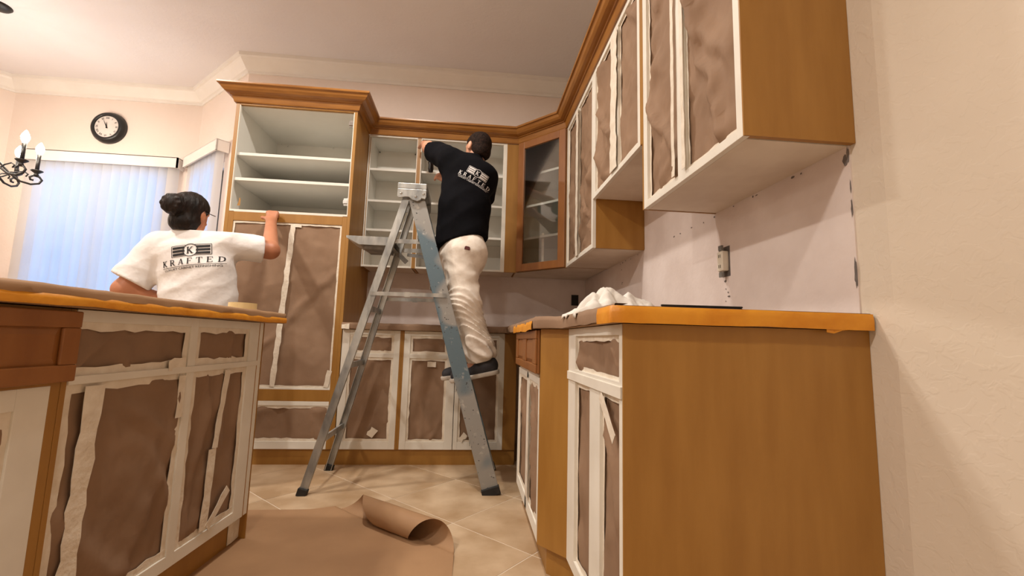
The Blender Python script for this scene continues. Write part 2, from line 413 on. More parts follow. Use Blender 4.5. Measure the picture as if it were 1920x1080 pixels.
def paper(root, x0, x1, z0, z1, seed, amp=.010, y=.012, mat='paper', droop=1.0):
    """creased kraft sheet filling an opening; local x across, z up, bulging toward -y"""
    r = random.Random(seed)
    w, hh = x1-x0, z1-z0
    nx = max(6, min(44, int(w/.014))); nz = max(6, min(60, int(hh/.016)))
    folds = [(r.uniform(-.9, .9), r.uniform(0, w+hh), r.uniform(.02, .06), r.uniform(.4, 1.)*r.choice((-1, 1, 1))) for _ in range(9)]
    v = []
    for j in range(nz+1):
        for i in range(nx+1):
            a, b = w*i/nx, hh*j/nz
            e = min(a, w-a, b, hh-b); edge = min(1., e/.03)
            d = 0
            for (sl, c, wd, am) in folds:
                t = (a*math.cos(sl) + b*math.sin(sl)*1.0 + .06*fbm(a*3+seed, b*3+c) - (c-.2*hh))/wd
                d += 1.5*am*max(0., 1-abs(t))
            d += .8*fbm(a*5+seed*3.1, b*3.2+seed) + .8*(.35-abs(fbm(a*6+b*3+seed, b*4-a*2+2*seed))) + .5*(.3-abs(fbm(a*17+b*5, b*11-a*6+seed)))
            v.append((x0+a, y - amp*edge*max(-.5, d)*.8 + (1-edge)*.0, z0+b))
    f = [(j*(nx+1)+i, j*(nx+1)+i+1, (j+1)*(nx+1)+i+1, (j+1)*(nx+1)+i) for j in range(nz) for i in range(nx)]
    o = obj('masking_paper', MB().add(v, f), mat, root, True)
    return o

def strip(root, a, b, w, seed, y=.004, mat='tape', jag=.35, name='tape_strip', one_side=None):
    """torn tape band from a=(x,z) to b, ragged edges; one_side keeps the other edge straight"""
    r = random.Random(seed); a = Vector(a); b = Vector(b); L = (b-a).length; d = (b-a)/L; q = Vector((-d.y, d.x))
    n = max(3, int(L/.035)); top = []; bot = []
    for i in range(n+1):
        p = a+d*(L*i/n)
        j1 = w/2*(1+r.uniform(-jag, jag)); j2 = w/2*(1+r.uniform(-jag, jag))
        if one_side == 'l': j2 = w/2
        if one_side == 'r': j1 = w/2
        yy = y + r.uniform(-.0012, .0012)
        top.append((p.x+q.x*j1, yy-.001, p.y+q.y*j1)); bot.append((p.x-q.x*j2, yy-.001, p.y-q.y*j2))
    v = top+bot; m = n+1
    f = [(i, i+1, m+i+1, m+i) for i in range(n)]
    v2 = [(x, yy+.0012, z) for x, yy, z in v]
    f2 = [tuple(k+2*m for k in q_)[::-1] for q_ in f]
    side = [(i, i+2*m, i+1+2*m, i+1) for i in range(n)] + [(m+i, m+i+1, m+i+1+2*m, m+i+2*m) for i in range(n)]
    return obj(name, MB().add(v+v2, f+f2+side), mat, root)

def masked(root, x0, x1, z0, z1, seed, amp=.010, bw=.016, strips=(), y=.012):
    paper(root, x0-.004, x1+.004, z0-.004, z1+.004, seed, amp, y)
    k = seed*7
    strip(root, (x0, z0+bw*.4), (x1, z0+bw*.4), bw*1.1, k+1, y-.006, one_side='l')
    strip(root, (x0, z1-bw*.4), (x1, z1-bw*.4), bw, k+2, y-.006, one_side='r')
    strip(root, (x0+bw*.4, z0), (x0+bw*.4, z1), bw, k+3, y-.006, one_side='r')
    strip(root, (x1-bw*.4, z0), (x1-bw*.4, z1), bw, k+4, y-.006, one_side='l')
    for i, (ax, az, bx, bz, w) in enumerate(strips):
        strip(root, (ax, az), (bx, bz), w, k+10+i, y-amp-.003, jag=.22)

def frame(root, rects, mat='white', th=.019, y=0.):
    for (nm, x0, x1, z0, z1) in rects:
        obj(nm, MB().box(x0, x1, y, y+th, z0, z1), mat, root, bevel=.0012)

def carcass(root, w, depth, z0, z1, outer='wood_v', inner='interior', left=True, right=True, top=True, y0=.019, bottom_mat='underside', th=.016, back=True):
    if left:
        obj('side_panel', MB().box(0, th*.6, y0, depth, z0, z1), outer, root)
        obj('side_liner', MB().box(th*.6, th, y0, depth, z0+th, z1-.001), inner, root)
    if right:
        obj('side_panel', MB().box(w-th*.6, w, y0, depth, z0, z1), outer, root)
        obj('side_liner', MB().box(w-th, w-th*.6, y0, depth, z0+th, z1-.001), inner, root)
    obj('bottom_panel', MB().box(th, w-th, y0, depth, z0, z0+th), bottom_mat, root)
    if top: obj('top_panel', MB().box(th, w-th, y0, depth, z1-th, z1), inner, root)
    if back: obj('back_panel', MB().box(th, w-th, depth-.008, depth, z0+th, z1-th), inner, root)

def shelf(root, x0, x1, y0, y1, z, th=.019):
    return obj('shelf', MB().box(x0, x1, y0, y1, z-th, z), 'interior', root, bevel=.001)

def hinge(root, x, z, y=.012, s=1):
    hb = MB().box(x-.004*s, x+.028*s, y-.006, y+.004, z-.026, z-.012).box(x-.004*s, x+.028*s, y-.006, y+.004, z+.012, z+.026).box(x-.002, x+.002, y-.012, y+.004, z-.03, z+.03).box(min(x, x+.03*s), max(x, x+.03*s), y-.014, y-.006, z-.012, z+.012)
    return obj('hinge', hb, 'chrome', root)

def drawer_front(root, x0, x1, z0, z1, panels, mat='wood_red', y0=-.02, y1=-.001, rail=.045):
    """slab with bevelled outer edge and recessed, framed panels"""
    mb = MB()
    mb.box(x0, x1, y0+.008, y1, z0, z1)
    n = len(panels)
    fx = [x0] + [p for q in panels for p in q] + [x1]
    mb.box(x0, x1, y0, y0+.008, z0, z0+rail).box(x0, x1, y0, y0+.008, z1-rail, z1)
    for k in range(0, len(fx), 2): mb.box(fx[k], fx[k+1], y0, y0+.008, z0+rail, z1-rail)
    o = obj('drawer_front', mb, mat, root, bevel=.003)
    for (a, b) in panels:
        c = .016; q = MB(); za, zb = z0+rail, z1-rail; yb_, yf = y0+.0085, y0+.003
        q.add([(a,yb_,za),(b,yb_,za),(b,yb_,zb),(a,yb_,zb),(a+c,yf,za+c),(b-c,yf,za+c),(b-c,yf,zb-c),(a+c,yf,zb-c)],
              [(0,1,5,4),(1,2,6,5),(2,3,7,6),(3,0,4,7),(4,5,6,7)])
        obj('raised_panel', q, mat, o)
    return o

# ------------------------------------------------------------------ tall pantry cabinet
ZT = 2.41                                    # underside of the wooden crown
pw = .815
pa = thing('pantry_cabinet', 'tall wooden pantry cabinet with open white shelves above and kraft paper below', 'cabinet', (-1.66, 3.05, 0))
carcass(pa, pw, .628, .10, ZT, bottom_mat='wood_v')
frame(pa, [('stile', 0, .024, .10, ZT), ('stile', pw-.02, pw, .10, ZT), ('stile', .024, .056, .10, 1.645), ('stile', pw-.051, pw-.02, .10, 1.645), ('rail', .056, pw-.051, 1.58, 1.640), ('rail', .056, pw-.051, .400, .474), ('rail', .024, pw-.02, ZT-.012, ZT)], 'wood_v')
frame(pa, [('painted_edge', .024, .029, 1.655, ZT-.012), ('painted_edge', pw-.025, pw-.02, 1.655, ZT-.012), ('painted_rail', .024, pw-.02, 1.640, 1.656), ('painted_rail', .056, pw-.051, .474, .486), ('painted_rail', .056, pw-.051, .372, .400), ('painted_rail', .056, pw-.051, .10, .148)], 'white')
obj('deck', MB().box(.016, pw-.016, .019, .62, 1.622, 1.640), 'interior', pa)
shelf(pa, .017, pw-.017, .022, .60, 2.064, .020); shelf(pa, .017, pw-.017, .012, .60, 1.882, .020)
obj('divider_panel', MB().box(.016, pw-.016, .06, .62, .40, .416), 'interior', pa)
masked(pa, .056, pw-.051, .486, 1.578, 3, .010, .014, strips=[(.445, 1.572, .40, .49, .034), (.43, 1.562, .50, 1.562, .02), (.735, .49, .755, .60, .03)])
masked(pa, .056, pw-.051, .148, .372, 5, .012, .02)
obj('toe_kick', MB().box(0, pw, .018, .03, 0, .10), 'wood_v', pa)
hinge(pa, pw-.026, 2.316, .014, -1); hinge(pa, pw-.026, 1.748, .014, -1)
for (a, b) in ((528, 270), (540, 274), (588, 273), (625, 278)):
    p = at(a, b, 3.66)
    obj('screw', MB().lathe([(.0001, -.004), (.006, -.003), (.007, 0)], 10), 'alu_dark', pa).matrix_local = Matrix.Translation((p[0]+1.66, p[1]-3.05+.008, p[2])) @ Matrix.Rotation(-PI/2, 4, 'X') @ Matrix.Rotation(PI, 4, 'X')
obj('hinge_cup', MB().add([(.055,.03,1.69),(.075,.03,1.69),(.075,.03,1.735),(.066,.03,1.75),(.063,.03,1.715)], [(0,1,2,3,4)]), 'wood_v', pa)
g = thing('junction_box', 'small grey box with dark round opening on back of pantry', 'box', (-1.207, 3.652, 1.895))
jb = MB().box(-.052, .052, -.035, 0, -.032, .036)
obj('housing', jb, 'alu', g, bevel=.006)
obj('opening', MB().add([(.033*math.cos(a), -.0365, .012-.030*math.sin(a)*1.0) for a in [PI*k/12 for k in range(13)]], [tuple(range(13))]), 'black', g)
obj('cable', MB().tube([(-.052, -.015, .006), (-.075, -.015, .012), (-.088, -.012, .010)], .008), 'ivory', g, True)
obj('cable', MB().tube([(.052, -.015, -.004), (.064, -.014, 0), (.074, -.012, .006)], .005), 'ivory', g, True)

# ------------------------------------------------------------------ upper cabinets on the back wall
YU, ZU = 3.405, 1.358
def upper_back(x0, x1, label, stl, strr, wood_left, wood_right, shelves):
    w = x1-x0
    t = thing('upper_cabinet', label, 'cabinet', (x0, YU, 0), 0, 'open upper cabinets on the back wall')
    carcass(t, w, .272, ZU, ZT, inner='interior')
    if wood_left: frame(t, [('stile', 0, wood_left, ZU, ZT)], 'wood_v')
    if wood_right: frame(t, [('stile', w-wood_right, w, ZU, ZT)], 'wood_v')
    frame(t, [('painted_stile', wood_left, wood_left+stl, ZU, ZT), ('painted_stile', w-wood_right-strr, w-wood_right, ZU, ZT), ('painted_rail', wood_left+stl, w-wood_right-strr, ZU, ZU+.014), ('painted_rail', wood_left+stl, w-wood_right-strr, ZT-.012, ZT)])
    for z in shelves: shelf(t, .017, w-.017, .021, .262, z, .017)
    return t
ua = upper_back(-.842, -.450, 'open white upper cabinet between the pantry and the middle stile', .006, .005, 0, .014, (2.146, 1.892, 1.660))
ub = upper_back(-.450, .345, 'open white upper cabinet behind the man in black', .006, .030, .014, .095, (2.146, 1.894, 1.634))
for (t, x0, pts) in ((ua, -.842, ((712, 283), (779, 287))), (ub, -.45, ((912, 292),))):
    for (a, b) in pts:
        p = at(a, b, 3.66)
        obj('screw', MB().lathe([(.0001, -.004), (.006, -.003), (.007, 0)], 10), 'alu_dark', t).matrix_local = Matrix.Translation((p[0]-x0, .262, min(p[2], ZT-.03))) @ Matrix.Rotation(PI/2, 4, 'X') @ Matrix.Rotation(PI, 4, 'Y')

# ------------------------------------------------------------------ diagonal corner upper with glass door
DG0, DG1 = Vector((.345, 3.405)), Vector((.67, 3.074))
dl = (DG1-DG0).length; dth = math.atan2((DG1-DG0).y, (DG1-DG0).x)
dg = thing('corner_cabinet', 'diagonal corner upper cabinet with a framed glass door and white shelves', 'cabinet', (DG0.x, DG0.y, 0), dth)
inv = Matrix.Rotation(-dth, 2)
def loc(x, y): v = inv @ Vector((x-DG0.x, y-DG0.y)); return (v.x, v.y)
pent = [loc(.345, 3.415), loc(.68, 3.084), loc(.965, 3.084), loc(.965, 3.67), loc(.345, 3.67)]
obj('bottom_panel', MB().prism(pent, ZU, ZU+.016), 'underside', dg)
obj('top_panel', MB().prism(pent, ZT-.016, ZT), 'interior', dg)
for (a, b) in ((1, 2), (2, 3), (3, 4), (4, 0)):
    p, q = Vector(pent[a]), Vector(pent[b]); d = (q-p).normalized(); nn = Vector((-d.y, d.x))
    obj('side_panel', MB().prism([tuple(p), tuple(q), tuple(q+nn*.008), tuple(p+nn*.008)], ZU+.016, ZT-.016), 'interior', dg)
for z in (2.146, 1.893, 1.633):
    sp = [loc(.37, 3.42), loc(.69, 3.10), loc(.95, 3.10), loc(.95, 3.655), loc(.37, 3.655)]
    obj('shelf', MB().prism(sp, z-.017, z), 'interior', dg)
frame(dg, [('stile', 0, .03, ZU, ZT), ('stile', dl-.03, dl, ZU, ZT), ('rail', .03, dl-.03, ZU, ZU+.03), ('rail', .03, dl-.03, ZT-.03, ZT)], 'wood_v')
dr = obj('door', MB().box(.012, .072, -.021, -.002, ZU+.002, ZT-.004).box(dl-.062, dl-.004, -.021, -.002, ZU+.002, ZT-.004).box(.072, dl-.062, -.021, -.002, ZU+.002, ZU+.06).box(.072, dl-.062, -.021, -.002, ZT-.062, ZT-.004), 'wood_red', dg, bevel=.003)
obj('glass_pane', MB().box(.070, dl-.060, -.013, -.010, ZU+.058, ZT-.06), 'glass', dr)
obj('handle_tape', MB().box(.20, .222, .06, .0608, ZU+.05, ZU+.30), 'tape', dr)

# ------------------------------------------------------------------ upper cabinets along the right wall (local x runs toward the viewer)
XU = .67
def upper_right(y_far, y_near, z0, label, rects, opens, group='papered upper cabinets along the right wall'):
    w = y_far-y_near
    t = thing('upper_cabinet', label, 'cabinet', (XU, y_far, 0), -PI/2, group)
    carcass(t, w, XR-XU-.002, z0, ZT)
    frame(t, [('painted_'+n, y_far-a, y_far-b, c, d) for (n, a, b, c, d) in rects])
    for i, (a, b, c, d, st) in enumerate(opens):
        masked(t, y_far-a, y_far-b, c, d, int(y_far*10)+i, .024, .014, strips=[(y_far-p, q, y_far-r_, s_, w_) for (p, q, r_, s_, w_) in st], y=.018)
    return t
y5, y4, y3, y2 = 3.074, 2.382, 1.655, 1.004
upper_right(y5, y4, ZU, 'tall papered upper cabinet next to the glass corner door',
    [('stile', y5, y5-.03, ZU, ZT), ('stile', y4+.03, y4, ZU, ZT), ('mullion', 2.742, 2.728, ZU+.024, ZT-.03), ('rail', y5-.03, y4+.03, ZU, ZU+.024), ('rail', y5-.03, y4+.03, ZT-.03, ZT)],
    [(y5-.03, 2.74, ZU+.024, ZT-.03, []), (2.73, y4+.03, ZU+.024, ZT-.03, [(2.735, ZU+.02, 2.735, ZT-.04, .055)])])
um = upper_right(y4, y3, 1.638, 'short papered upper cabinet raised between two lower hanging neighbours',
    [('stile', y4, y4-.045, 1.638, ZT), ('stile', y3+.05, y3+.022, 1.638, ZT), ('mullion', 2.04, 1.95, 1.664, ZT-.03), ('rail', y4-.045, y3+.05, 1.638, 1.664), ('rail', y4-.045, y3+.05, ZT-.03, ZT)],
    [(y4-.045, 2.04, 1.664, ZT-.03, []), (1.95, y3+.05, 1.664, ZT-.03, [(2.0, 1.66, 1.985, ZT-.04, .085)])])
obj('stile', MB().box(y4-y3-.022, y4-y3, 0, .019, 1.638, ZT), 'wood_v', um)
un = upper_right(y3, y2, ZU, 'large papered upper cabinet with a bare wood end panel nearest the viewer',
    [('stile', y3-.012, y3-.048, ZU, ZT), ('stile', y2+.026, y2, ZU, ZT), ('mullion', 1.356, 1.306, ZU, ZT), ('rail', y3-.048, 1.356, ZU, ZU+.028), ('rail', 1.306, y2+.026, ZU, ZU+.028), ('rail', y3-.048, y2+.026, ZT-.03, ZT)],
    [(y3-.048, 1.356, ZU+.028, ZT-.03, [(1.37, ZU+.03, 1.362, ZT-.04, .02)]), (1.306, y2+.026, ZU+.028, ZT-.03, [(1.298, ZU+.03, 1.30, ZT-.04, .02)])])
obj('stile', MB().box(0, .012, 0, .019, ZU, ZT), 'wood_v', un)
obj('end_panel', MB().box(y3-y2, y3-y2+.005, .0, XR-XU-.001, ZU, ZT), 'wood_v', un)

# wooden crown running over all upper cabinets
wprof = [(0, 0), (.010, 0), (.013, .006), (.021, .036), (.023, .041), (.031, .042), (.034, .048), (.046, .051), (.060, .058), (.073, .072), (.080, .086), (.083, .090), (.092, .092), (.094, .097), (.094, .106), (0, .106)]
cpath = [(-1.66, YB-.002), (-1.66, 3.05), (-.845, 3.05), (-.845, YU), (.345, YU), (.67, 3.074), (.67, y2-.005), (XR-.001, y2-.005)]
cw = thing('crown_moulding', 'honey wood crown moulding running along the tops of all upper cabinets', 'moulding', (0, 0, ZT))
for i in range(len(cpath)-1):
    # each mitred length: sweep the full path and keep one span
    full = MB().sweep(cpath, wprof, 0); m = len(wprof)
    v = full.v[i*m:(i+2)*m]
    f = [(j, (j+1) % m, m+(j+1) % m, m+j) for j in range(m)] + [tuple(range(m))[::-1], tuple(m+j for j in range(m))]
    obj('moulding_length', MB().add(v, f), 'wood_h', cw)

# ------------------------------------------------------------------ base cabinets on the back wall
def base(name, label, origin, rz, w, depth, group=None, left=True, right=True, toe=.016):
    t = thing(name, label, 'cabinet', origin, rz, group)
    carcass(t, w, depth, .10, .874, left=left, right=right, bottom_mat='wood_v')
    obj('toe_kick', MB().box(0, w, toe, toe+.012, 0, .10), 'wood_v', t)
    return t
ba = base('base_cabinet', 'narrow papered base cabinet right beside the pantry', (-.842, 3.05, 0), 0, .394, .628, 'papered base cabinets under the back counter')
frame(ba, [('painted_stile', .002, .05, .10, .874), ('painted_stile', .342, .380, .10, .874), ('painted_rail', .05, .342, .842, .874), ('painted_rail', .05, .342, .692, .720), ('painted_rail', .05, .342, .10, .150)])
frame(ba, [('stile', .380, .394, .10, .874)], 'wood_v')
masked(ba, .05, .342, .720, .842, 11, .006, .02)
masked(ba, .05, .342, .150, .692, 12, .009, .018)
strip(ba, (.215, .185), (.245, .235), .045, 3, -.004)
bb = base('base_cabinet', 'wide papered base cabinet behind the ladder on the back wall', (-.448, 3.05, 0), 0, .778, .628, 'papered base cabinets under the back counter')
frame(bb, [('painted_stile', .014, .055, .10, .874), ('painted_stile', .305, .36, .10, .874), ('painted_stile', .364, .392, .10, .874), ('painted_stile', .655, .693, .10, .874)] +
      [('painted_rail', a, b, c, d) for (a, b) in ((.055, .305), (.392, .655)) for (c, d) in ((.842, .874), (.692, .720), (.10, .150))])
frame(bb, [('stile', 0, .014, .10, .874), ('filler', .693, .778, .10, .874)], 'wood_v')
for k, (a, b) in enumerate(((.055, .305), (.392, .655))):
    masked(bb, a, b, .720, .842, 14+k, .006, .02); masked(bb, a, b, .150, .692, 16+k, .009, .016)
strip(bb, (.175, .655), (.232, .655), .034, 5, -.006, jag=.1)
strip(bb, (.41, .16), (.45, .20), .035, 6, -.004)

# ------------------------------------------------------------------ base cabinets along the right wall
XF, XN = .272, .355
yj, ye = 1.675, 1.004
bf = base('base_cabinet', 'projecting base cabinet with a two panel wooden drawer front', (XF, y4, 0), -PI/2, y4-yj, XR-XF-.002, toe=.035)
w = y4-yj
frame(bf, [('painted_stile', 0, .05, .10, .69), ('painted_stile', w-.04, w-.012, .10, .69), ('painted_stile', .335, .42, .10, .69), ('painted_rail', .05, w-.04, .10, .150), ('painted_rail', .05, w-.04, .662, .70)])
frame(bf, [('stile', w-.012, w, .10, .874), ('rail', 0, w-.012, .70, .874)], 'wood_v')
masked(bf, .05, .335, .15, .662, 21, .012, .02); masked(bf, .42, w-.04, .15, .662, 22, .016, .022, strips=[(.43, .17, .43, .65, .03)])
drawer_front(bf, .0, w-.006, .706, .871, [(.085, .30), (.41, .62)], 'wood_red', rail=.034)
obj('angled_end_panel', MB().prism([(w, 0), (w+.110, .085), (w+.110, .10), (w, .02)], .10, .874), 'wood_v', bf)
obj('angled_toe_kick', MB().prism([(w, .035), (w+.10, .125), (w+.10, .135), (w, .05)], 0, .10), 'wood_v', bf)
bn = base('base_cabinet', 'papered base cabinet with broad bare wood end panel facing the viewer', (XN, 1.565, 0), -PI/2, 1.565-ye, XR-XN-.002, toe=.05)
y_ = 1.565; w = y_-ye
frame(bn, [('painted_stile', 0, y_-1.465, .10, .874), ('painted_stile', y_-1.03, w-.004, .10, .874), ('painted_stile', y_-1.285, y_-1.185, .10, .70), ('painted_rail', y_-1.465, y_-1.03, .848, .874), ('painted_rail', y_-1.465, y_-1.03, .10, .14), ('painted_rail', y_-1.465, y_-1.03, .698, .738)])
frame(bn, [('stop_rail', .002, w-.004, .700, .728)], 'white', .02, -.005)
masked(bn, y_-1.465, y_-1.03, .732, .848, 24, .016, .018, y=.016)
masked(bn, y_-1.465, y_-1.285, .14, .698, 25, .012, .016, y=.016); masked(bn, y_-1.185, y_-1.03, .14, .698, 26, .016, .014, strips=[(y_-1.17, .69, y_-1.06, .60, .03)], y=.016)
obj('end_panel', MB().box(w, w+.006, -.001, XR-XN-.001, .0, .874), 'wood_v', bn)

# ------------------------------------------------------------------ island (local x runs away from the viewer, zero at its far end)
IS = .055; ith = PI/2 - math.atan(IS)
def island_cab(name, label, t0, t1, group):
    """t measured from the far end toward the viewer"""
    o = Vector((-.876, 1.992)) - Vector((math.cos(ith), math.sin(ith)))*t1
    return thing(name, label, 'cabinet', (o.x, o.y, 0), ith, group), t1-t0
ia, w = island_cab('island_cabinet', 'papered island cabinet unit at the far end with white frame', 0, .872, 'island base cabinets')
carcass(ia, w, .60, .10, .874)
T = lambda t: w-t
frame(ia, [('painted_stile', T(.104), T(.036), .10, .874), ('mullion', T(.456), T(.420), .10, .874), ('painted_rail', T(.856), T(.456), .845, .874), ('painted_rail', T(.420), T(.104), .845, .874), ('painted_rail', T(.856), T(.456), .10, .140), ('painted_rail', T(.420), T(.104), .10, .140)])
frame(ia, [('drawer_rail', T(.858), T(.038), .697, .717)], 'white', .022, -.004)
frame(ia, [('stile', T(.872), T(.858), .10, .874), ('end_stile', T(.0), T(-.004), .10, .874), ('end_stile', T(.036), T(.030), .10, .874)], 'wood_v')
frame(ia, [('painted_stile', T(.030), T(.0), .10, .874)], 'white', .019, .002)
masked(ia, T(.856), T(.456), .717, .845, 31, .012, .022); masked(ia, T(.420), T(.104), .717, .845, 32, .012, .022)
masked(ia, T(.856), T(.456), .14, .697, 33, .012, .024, strips=[(T(.785), .69, T(.80), .15, .05), (T(.475), .69, T(.475), .56, .03)])
masked(ia, T(.420), T(.104), .14, .697, 34, .012, .022, strips=[(T(.235), .69, T(.27), .42, .03), (T(.28), .42, T(.29), .15, .04), (T(.27), .15, T(.16), .25, .032)])
strip(ia, (T(.545), .722), (T(.47), .730), .035, 41, -.003)
obj('toe_kick', MB().box(0, w, .03, .042, 0, .10), 'wood_v', ia)
strip(ia, (T(.0), .055), (T(.075), .055), .10, 43, .028, jag=.1)
obj('end_panel', MB().box(w-.001, w+.004, .0, .60, .0, .874), 'wood_v', ia)
ic, w2 = island_cab('island_cabinet', 'island cabinet unit with a reddish wooden drawer front nearest the viewer', .873, 1.75, 'island base cabinets')
carcass(ic, w2, .60, .10, .874)
T2 = lambda t: w2-(t-.873)
frame(ic, [('stile', T2(.895), T2(.873), .10, .874), ('rail', T2(1.74), T2(.895), .70, .874)], 'wood_v')
frame(ic, [('painted_stile', T2(.965), T2(.895), .10, .70), ('painted_rail', T2(1.7), T2(.965), .655, .70), ('painted_rail', T2(1.7), T2(.965), .10, .14)])
masked(ic, T2(1.70), T2(.965), .14, .655, 36, .012, .06)
drawer_front(ic, T2(1.62), T2(.861), .708, .868, [(T2(1.57), T2(.905))], 'wood_red', rail=.038)
obj('toe_kick', MB().box(0, w2, .03, .042, 0, .10), 'wood_v', ic)

# ------------------------------------------------------------------ countertops under paper and tape
def drape(root, path, seed, mat, z0, z1, amp, lip=.03, name='masking_paper', wob=.006, n_per=.03):
    """paper folded over the front edge of a worktop along a path (room on the right of travel)"""
    P = [Vector(p) for p in path]; pts = []
    for a, b in zip(P[:-1], P[1:]):
        L = (b-a).length; k = max(2, int(L/n_per)); d = (b-a)/L
        for i in range(k): pts.append((a+d*(L*i/k), Vector((d.y, -d.x))))
    d = (P[-1]-P[-2]).normalized(); pts.append((P[-1], Vector((d.y, -d.x))))
    # smooth the outward directions at corners
    q = [pts[max(0, i-1)][1]+pts[i][1]+pts[min(len(pts)-1, i+1)][1] for i in range(len(pts))]
    rows = []
    for i, (p, _) in enumerate(pts):
        nrm = q[i].normalized(); s = i*n_per
        a1 = amp*fbm(s*6, seed, 0); a2 = amp*fbm(s*9, seed, 3); zl = z0+wob*fbm(s*5, seed, 7); zt = z1+wob*.7*abs(fbm(s*7, seed, 9))
        rows.append([(p.x-nrm.x*lip, p.y-nrm.y*lip, zt+.001), (p.x+nrm.x*.001, p.y+nrm.y*.001, zt+.001), (p.x+nrm.x*(.004+abs(a1)), p.y+nrm.y*(.004+abs(a1)), (zl*.4+zt*.6)), (p.x+nrm.x*(.003+abs(a2)*.6), p.y+nrm.y*(.003+abs(a2)*.6), zl)])
    m = 4; v = [c for r_ in rows for c in r_]
    f = [(i*m+j, i*m+j+1, (i+1)*m+j+1, (i+1)*m+j) for i in range(len(rows)-1) for j in range(m-1)]
    return obj(name, MB().add(v, f), mat, root, True)

ZC0, ZC1 = .876, .914
ct = thing('countertop', 'L-shaped worktop under kraft paper along the back and right walls', 'countertop', (0, 0, 0))
poly = [(-.842, YB-.006), (-.842, 3.022), (.20, 3.022), (.25, 2.95), (.25, 1.665), (.333, 1.555), (.333, .985), (XR-.006, .985), (XR-.006, YB-.006)]
obj('slab', MB().prism(poly, ZC0, ZC1), 'floor_paper', ct)
pt = obj('paper_cover', MB().prism([(a+(.0 if a > 0 else 0), b) for a, b in poly], ZC1, ZC1+.002), 'paper', ct)
drape(ct, [(-.842, 3.020), (.20, 3.020), (.25, 2.95), (.248, 1.665), (.331, 1.555), (.331, .984)], 61, 'paper', ZC0+.002, ZC1+.004, .012)
drape(ct, [(.324, 1.10), (.324, .980), (XR-.006, .980)], 62, 'orange', ZC0-.001, ZC1-.001, .004, .012, 'orange_tape', .003)
drape(ct, [(.242, 2.42), (.242, 1.70)], 64, 'orange', ZC0-.006, ZC1-.010, .010, .008, 'orange_tape', .008)
strip(ct, (.845, .886), (.905, .886), .034, 71, .9795, 'orange')
o = strip(ct, (-.84, .893), (-.79, .893), .03, 72, 3.012)
it = thing('island_countertop', 'island worktop wrapped in kraft paper with an orange taped edge', 'countertop', (-.876, 1.992, 0), ith)
obj('slab', MB().box(-1.80, .105, -.035, .66, ZC0, ZC1), 'floor_paper', it)
obj('paper_cover', MB().box(-1.80, .105, -.035, .66, ZC1, ZC1+.002), 'floor_paper', it)
drape(it, [(-1.80, -.035), (.107, -.035), (.107, .66)], 65, 'floor_paper', ZC0+.020, ZC1+.006, .008, .05, wob=.006)
drape(it, [(-1.80, -.038), (.110, -.038)], 66, 'orange', ZC0+.002, ZC1-.014, .003, .002, 'orange_tape', .004)

# ------------------------------------------------------------------ step ladder seen from its side
ld = thing('step_ladder', 'paint-spattered aluminium step ladder standing open on the tiles', 'ladder', (0, 0, 0))
def rail_pts(near):
    yb, yt = (2.495, 2.585) if near else (2.945, 2.855)
    return yb, yt
def lerp(a, b, t): return tuple(a[i]+(b[i]-a[i])*t for i in range(3))
FR = {}; RR = {}
for near in (True, False):
    yb, yt = rail_pts(near); sgn = -1 if near else 1
    a = (.152, yb, .0); b = (-.345, yt, 1.66); FR[near] = (a, b)
    mb = MB()
    mb.beam(a, b, .088, .005, (0, 1, 0))                       # web of the channel
    q = Vector(b)-Vector(a); q.normalize(); n = q.cross(Vector((0, 1, 0))).normalized()
    for s in (-1, 1):                                             # flanges turned inward
        off = n*(s*.043) + Vector((0, -sgn*.011, 0))
        mb.beam(Vector(a)+off, Vector(b)+off, .005, .024, (0, 1, 0))
    obj('front_rail', mb, 'rail', ld, label='wide front rail with worn blue-grey paint' if near else None)
    obj('rubber_foot', MB().beam(lerp(a, b, -.004), lerp(a, b, .022), .100, .038, (0, 1, 0)), 'rubber', ld, bevel=.004)
    a = (-.838, yb+.004, .0); b = (-.398, yt+.004, 1.67); RR[near] = (a, b)
    mb = MB(); mb.beam(a, b, .040, .004, (0, 1, 0))
    q = (Vector(b)-Vector(a)).normalized(); n = q.cross(Vector((0, 1, 0))).normalized()
    for s in (-1, 1):
        off = n*(s*.018) + Vector((0, -sgn*.010, 0)); mb.beam(Vector(a)+off, Vector(b)+off, .004, .022, (0, 1, 0))
    obj('rear_rail', mb, 'alu', ld)
    obj('rubber_foot', MB().beam(lerp(a, b, -.003), lerp(a, b, .020), .050, .034, (0, 1, 0)), 'rubber', ld, bevel=.003)
def on(rail, z): a, b = rail; return lerp(a, b, (z-a[2])/(b[2]-a[2]))
for z in (.285, .572, .860, 1.147, 1.43):
    p, q = on(FR[True], z), on(FR[False], z)
    obj('step', MB().box(p[0]-.045, p[0]+.045, p[1]+.003, q[1]-.003, z-.022, z).box(p[0]-.045, p[0]-.042, p[1]+.003, q[1]-.003, z-.038, z), 'alu', ld, bevel=.002)
for z in (.27, .668, .99):
    p, q = on(RR[True], z), on(RR[False], z)
    obj('rear_brace', MB().box(p[0]-.006, p[0]+.006, p[1]+.003, q[1]-.003, z-.016, z+.016), 'alu', ld)
for s in (1, -1):
    for zz in (.27,):
        p, q = on(RR[True], zz), on(RR[False], zz)
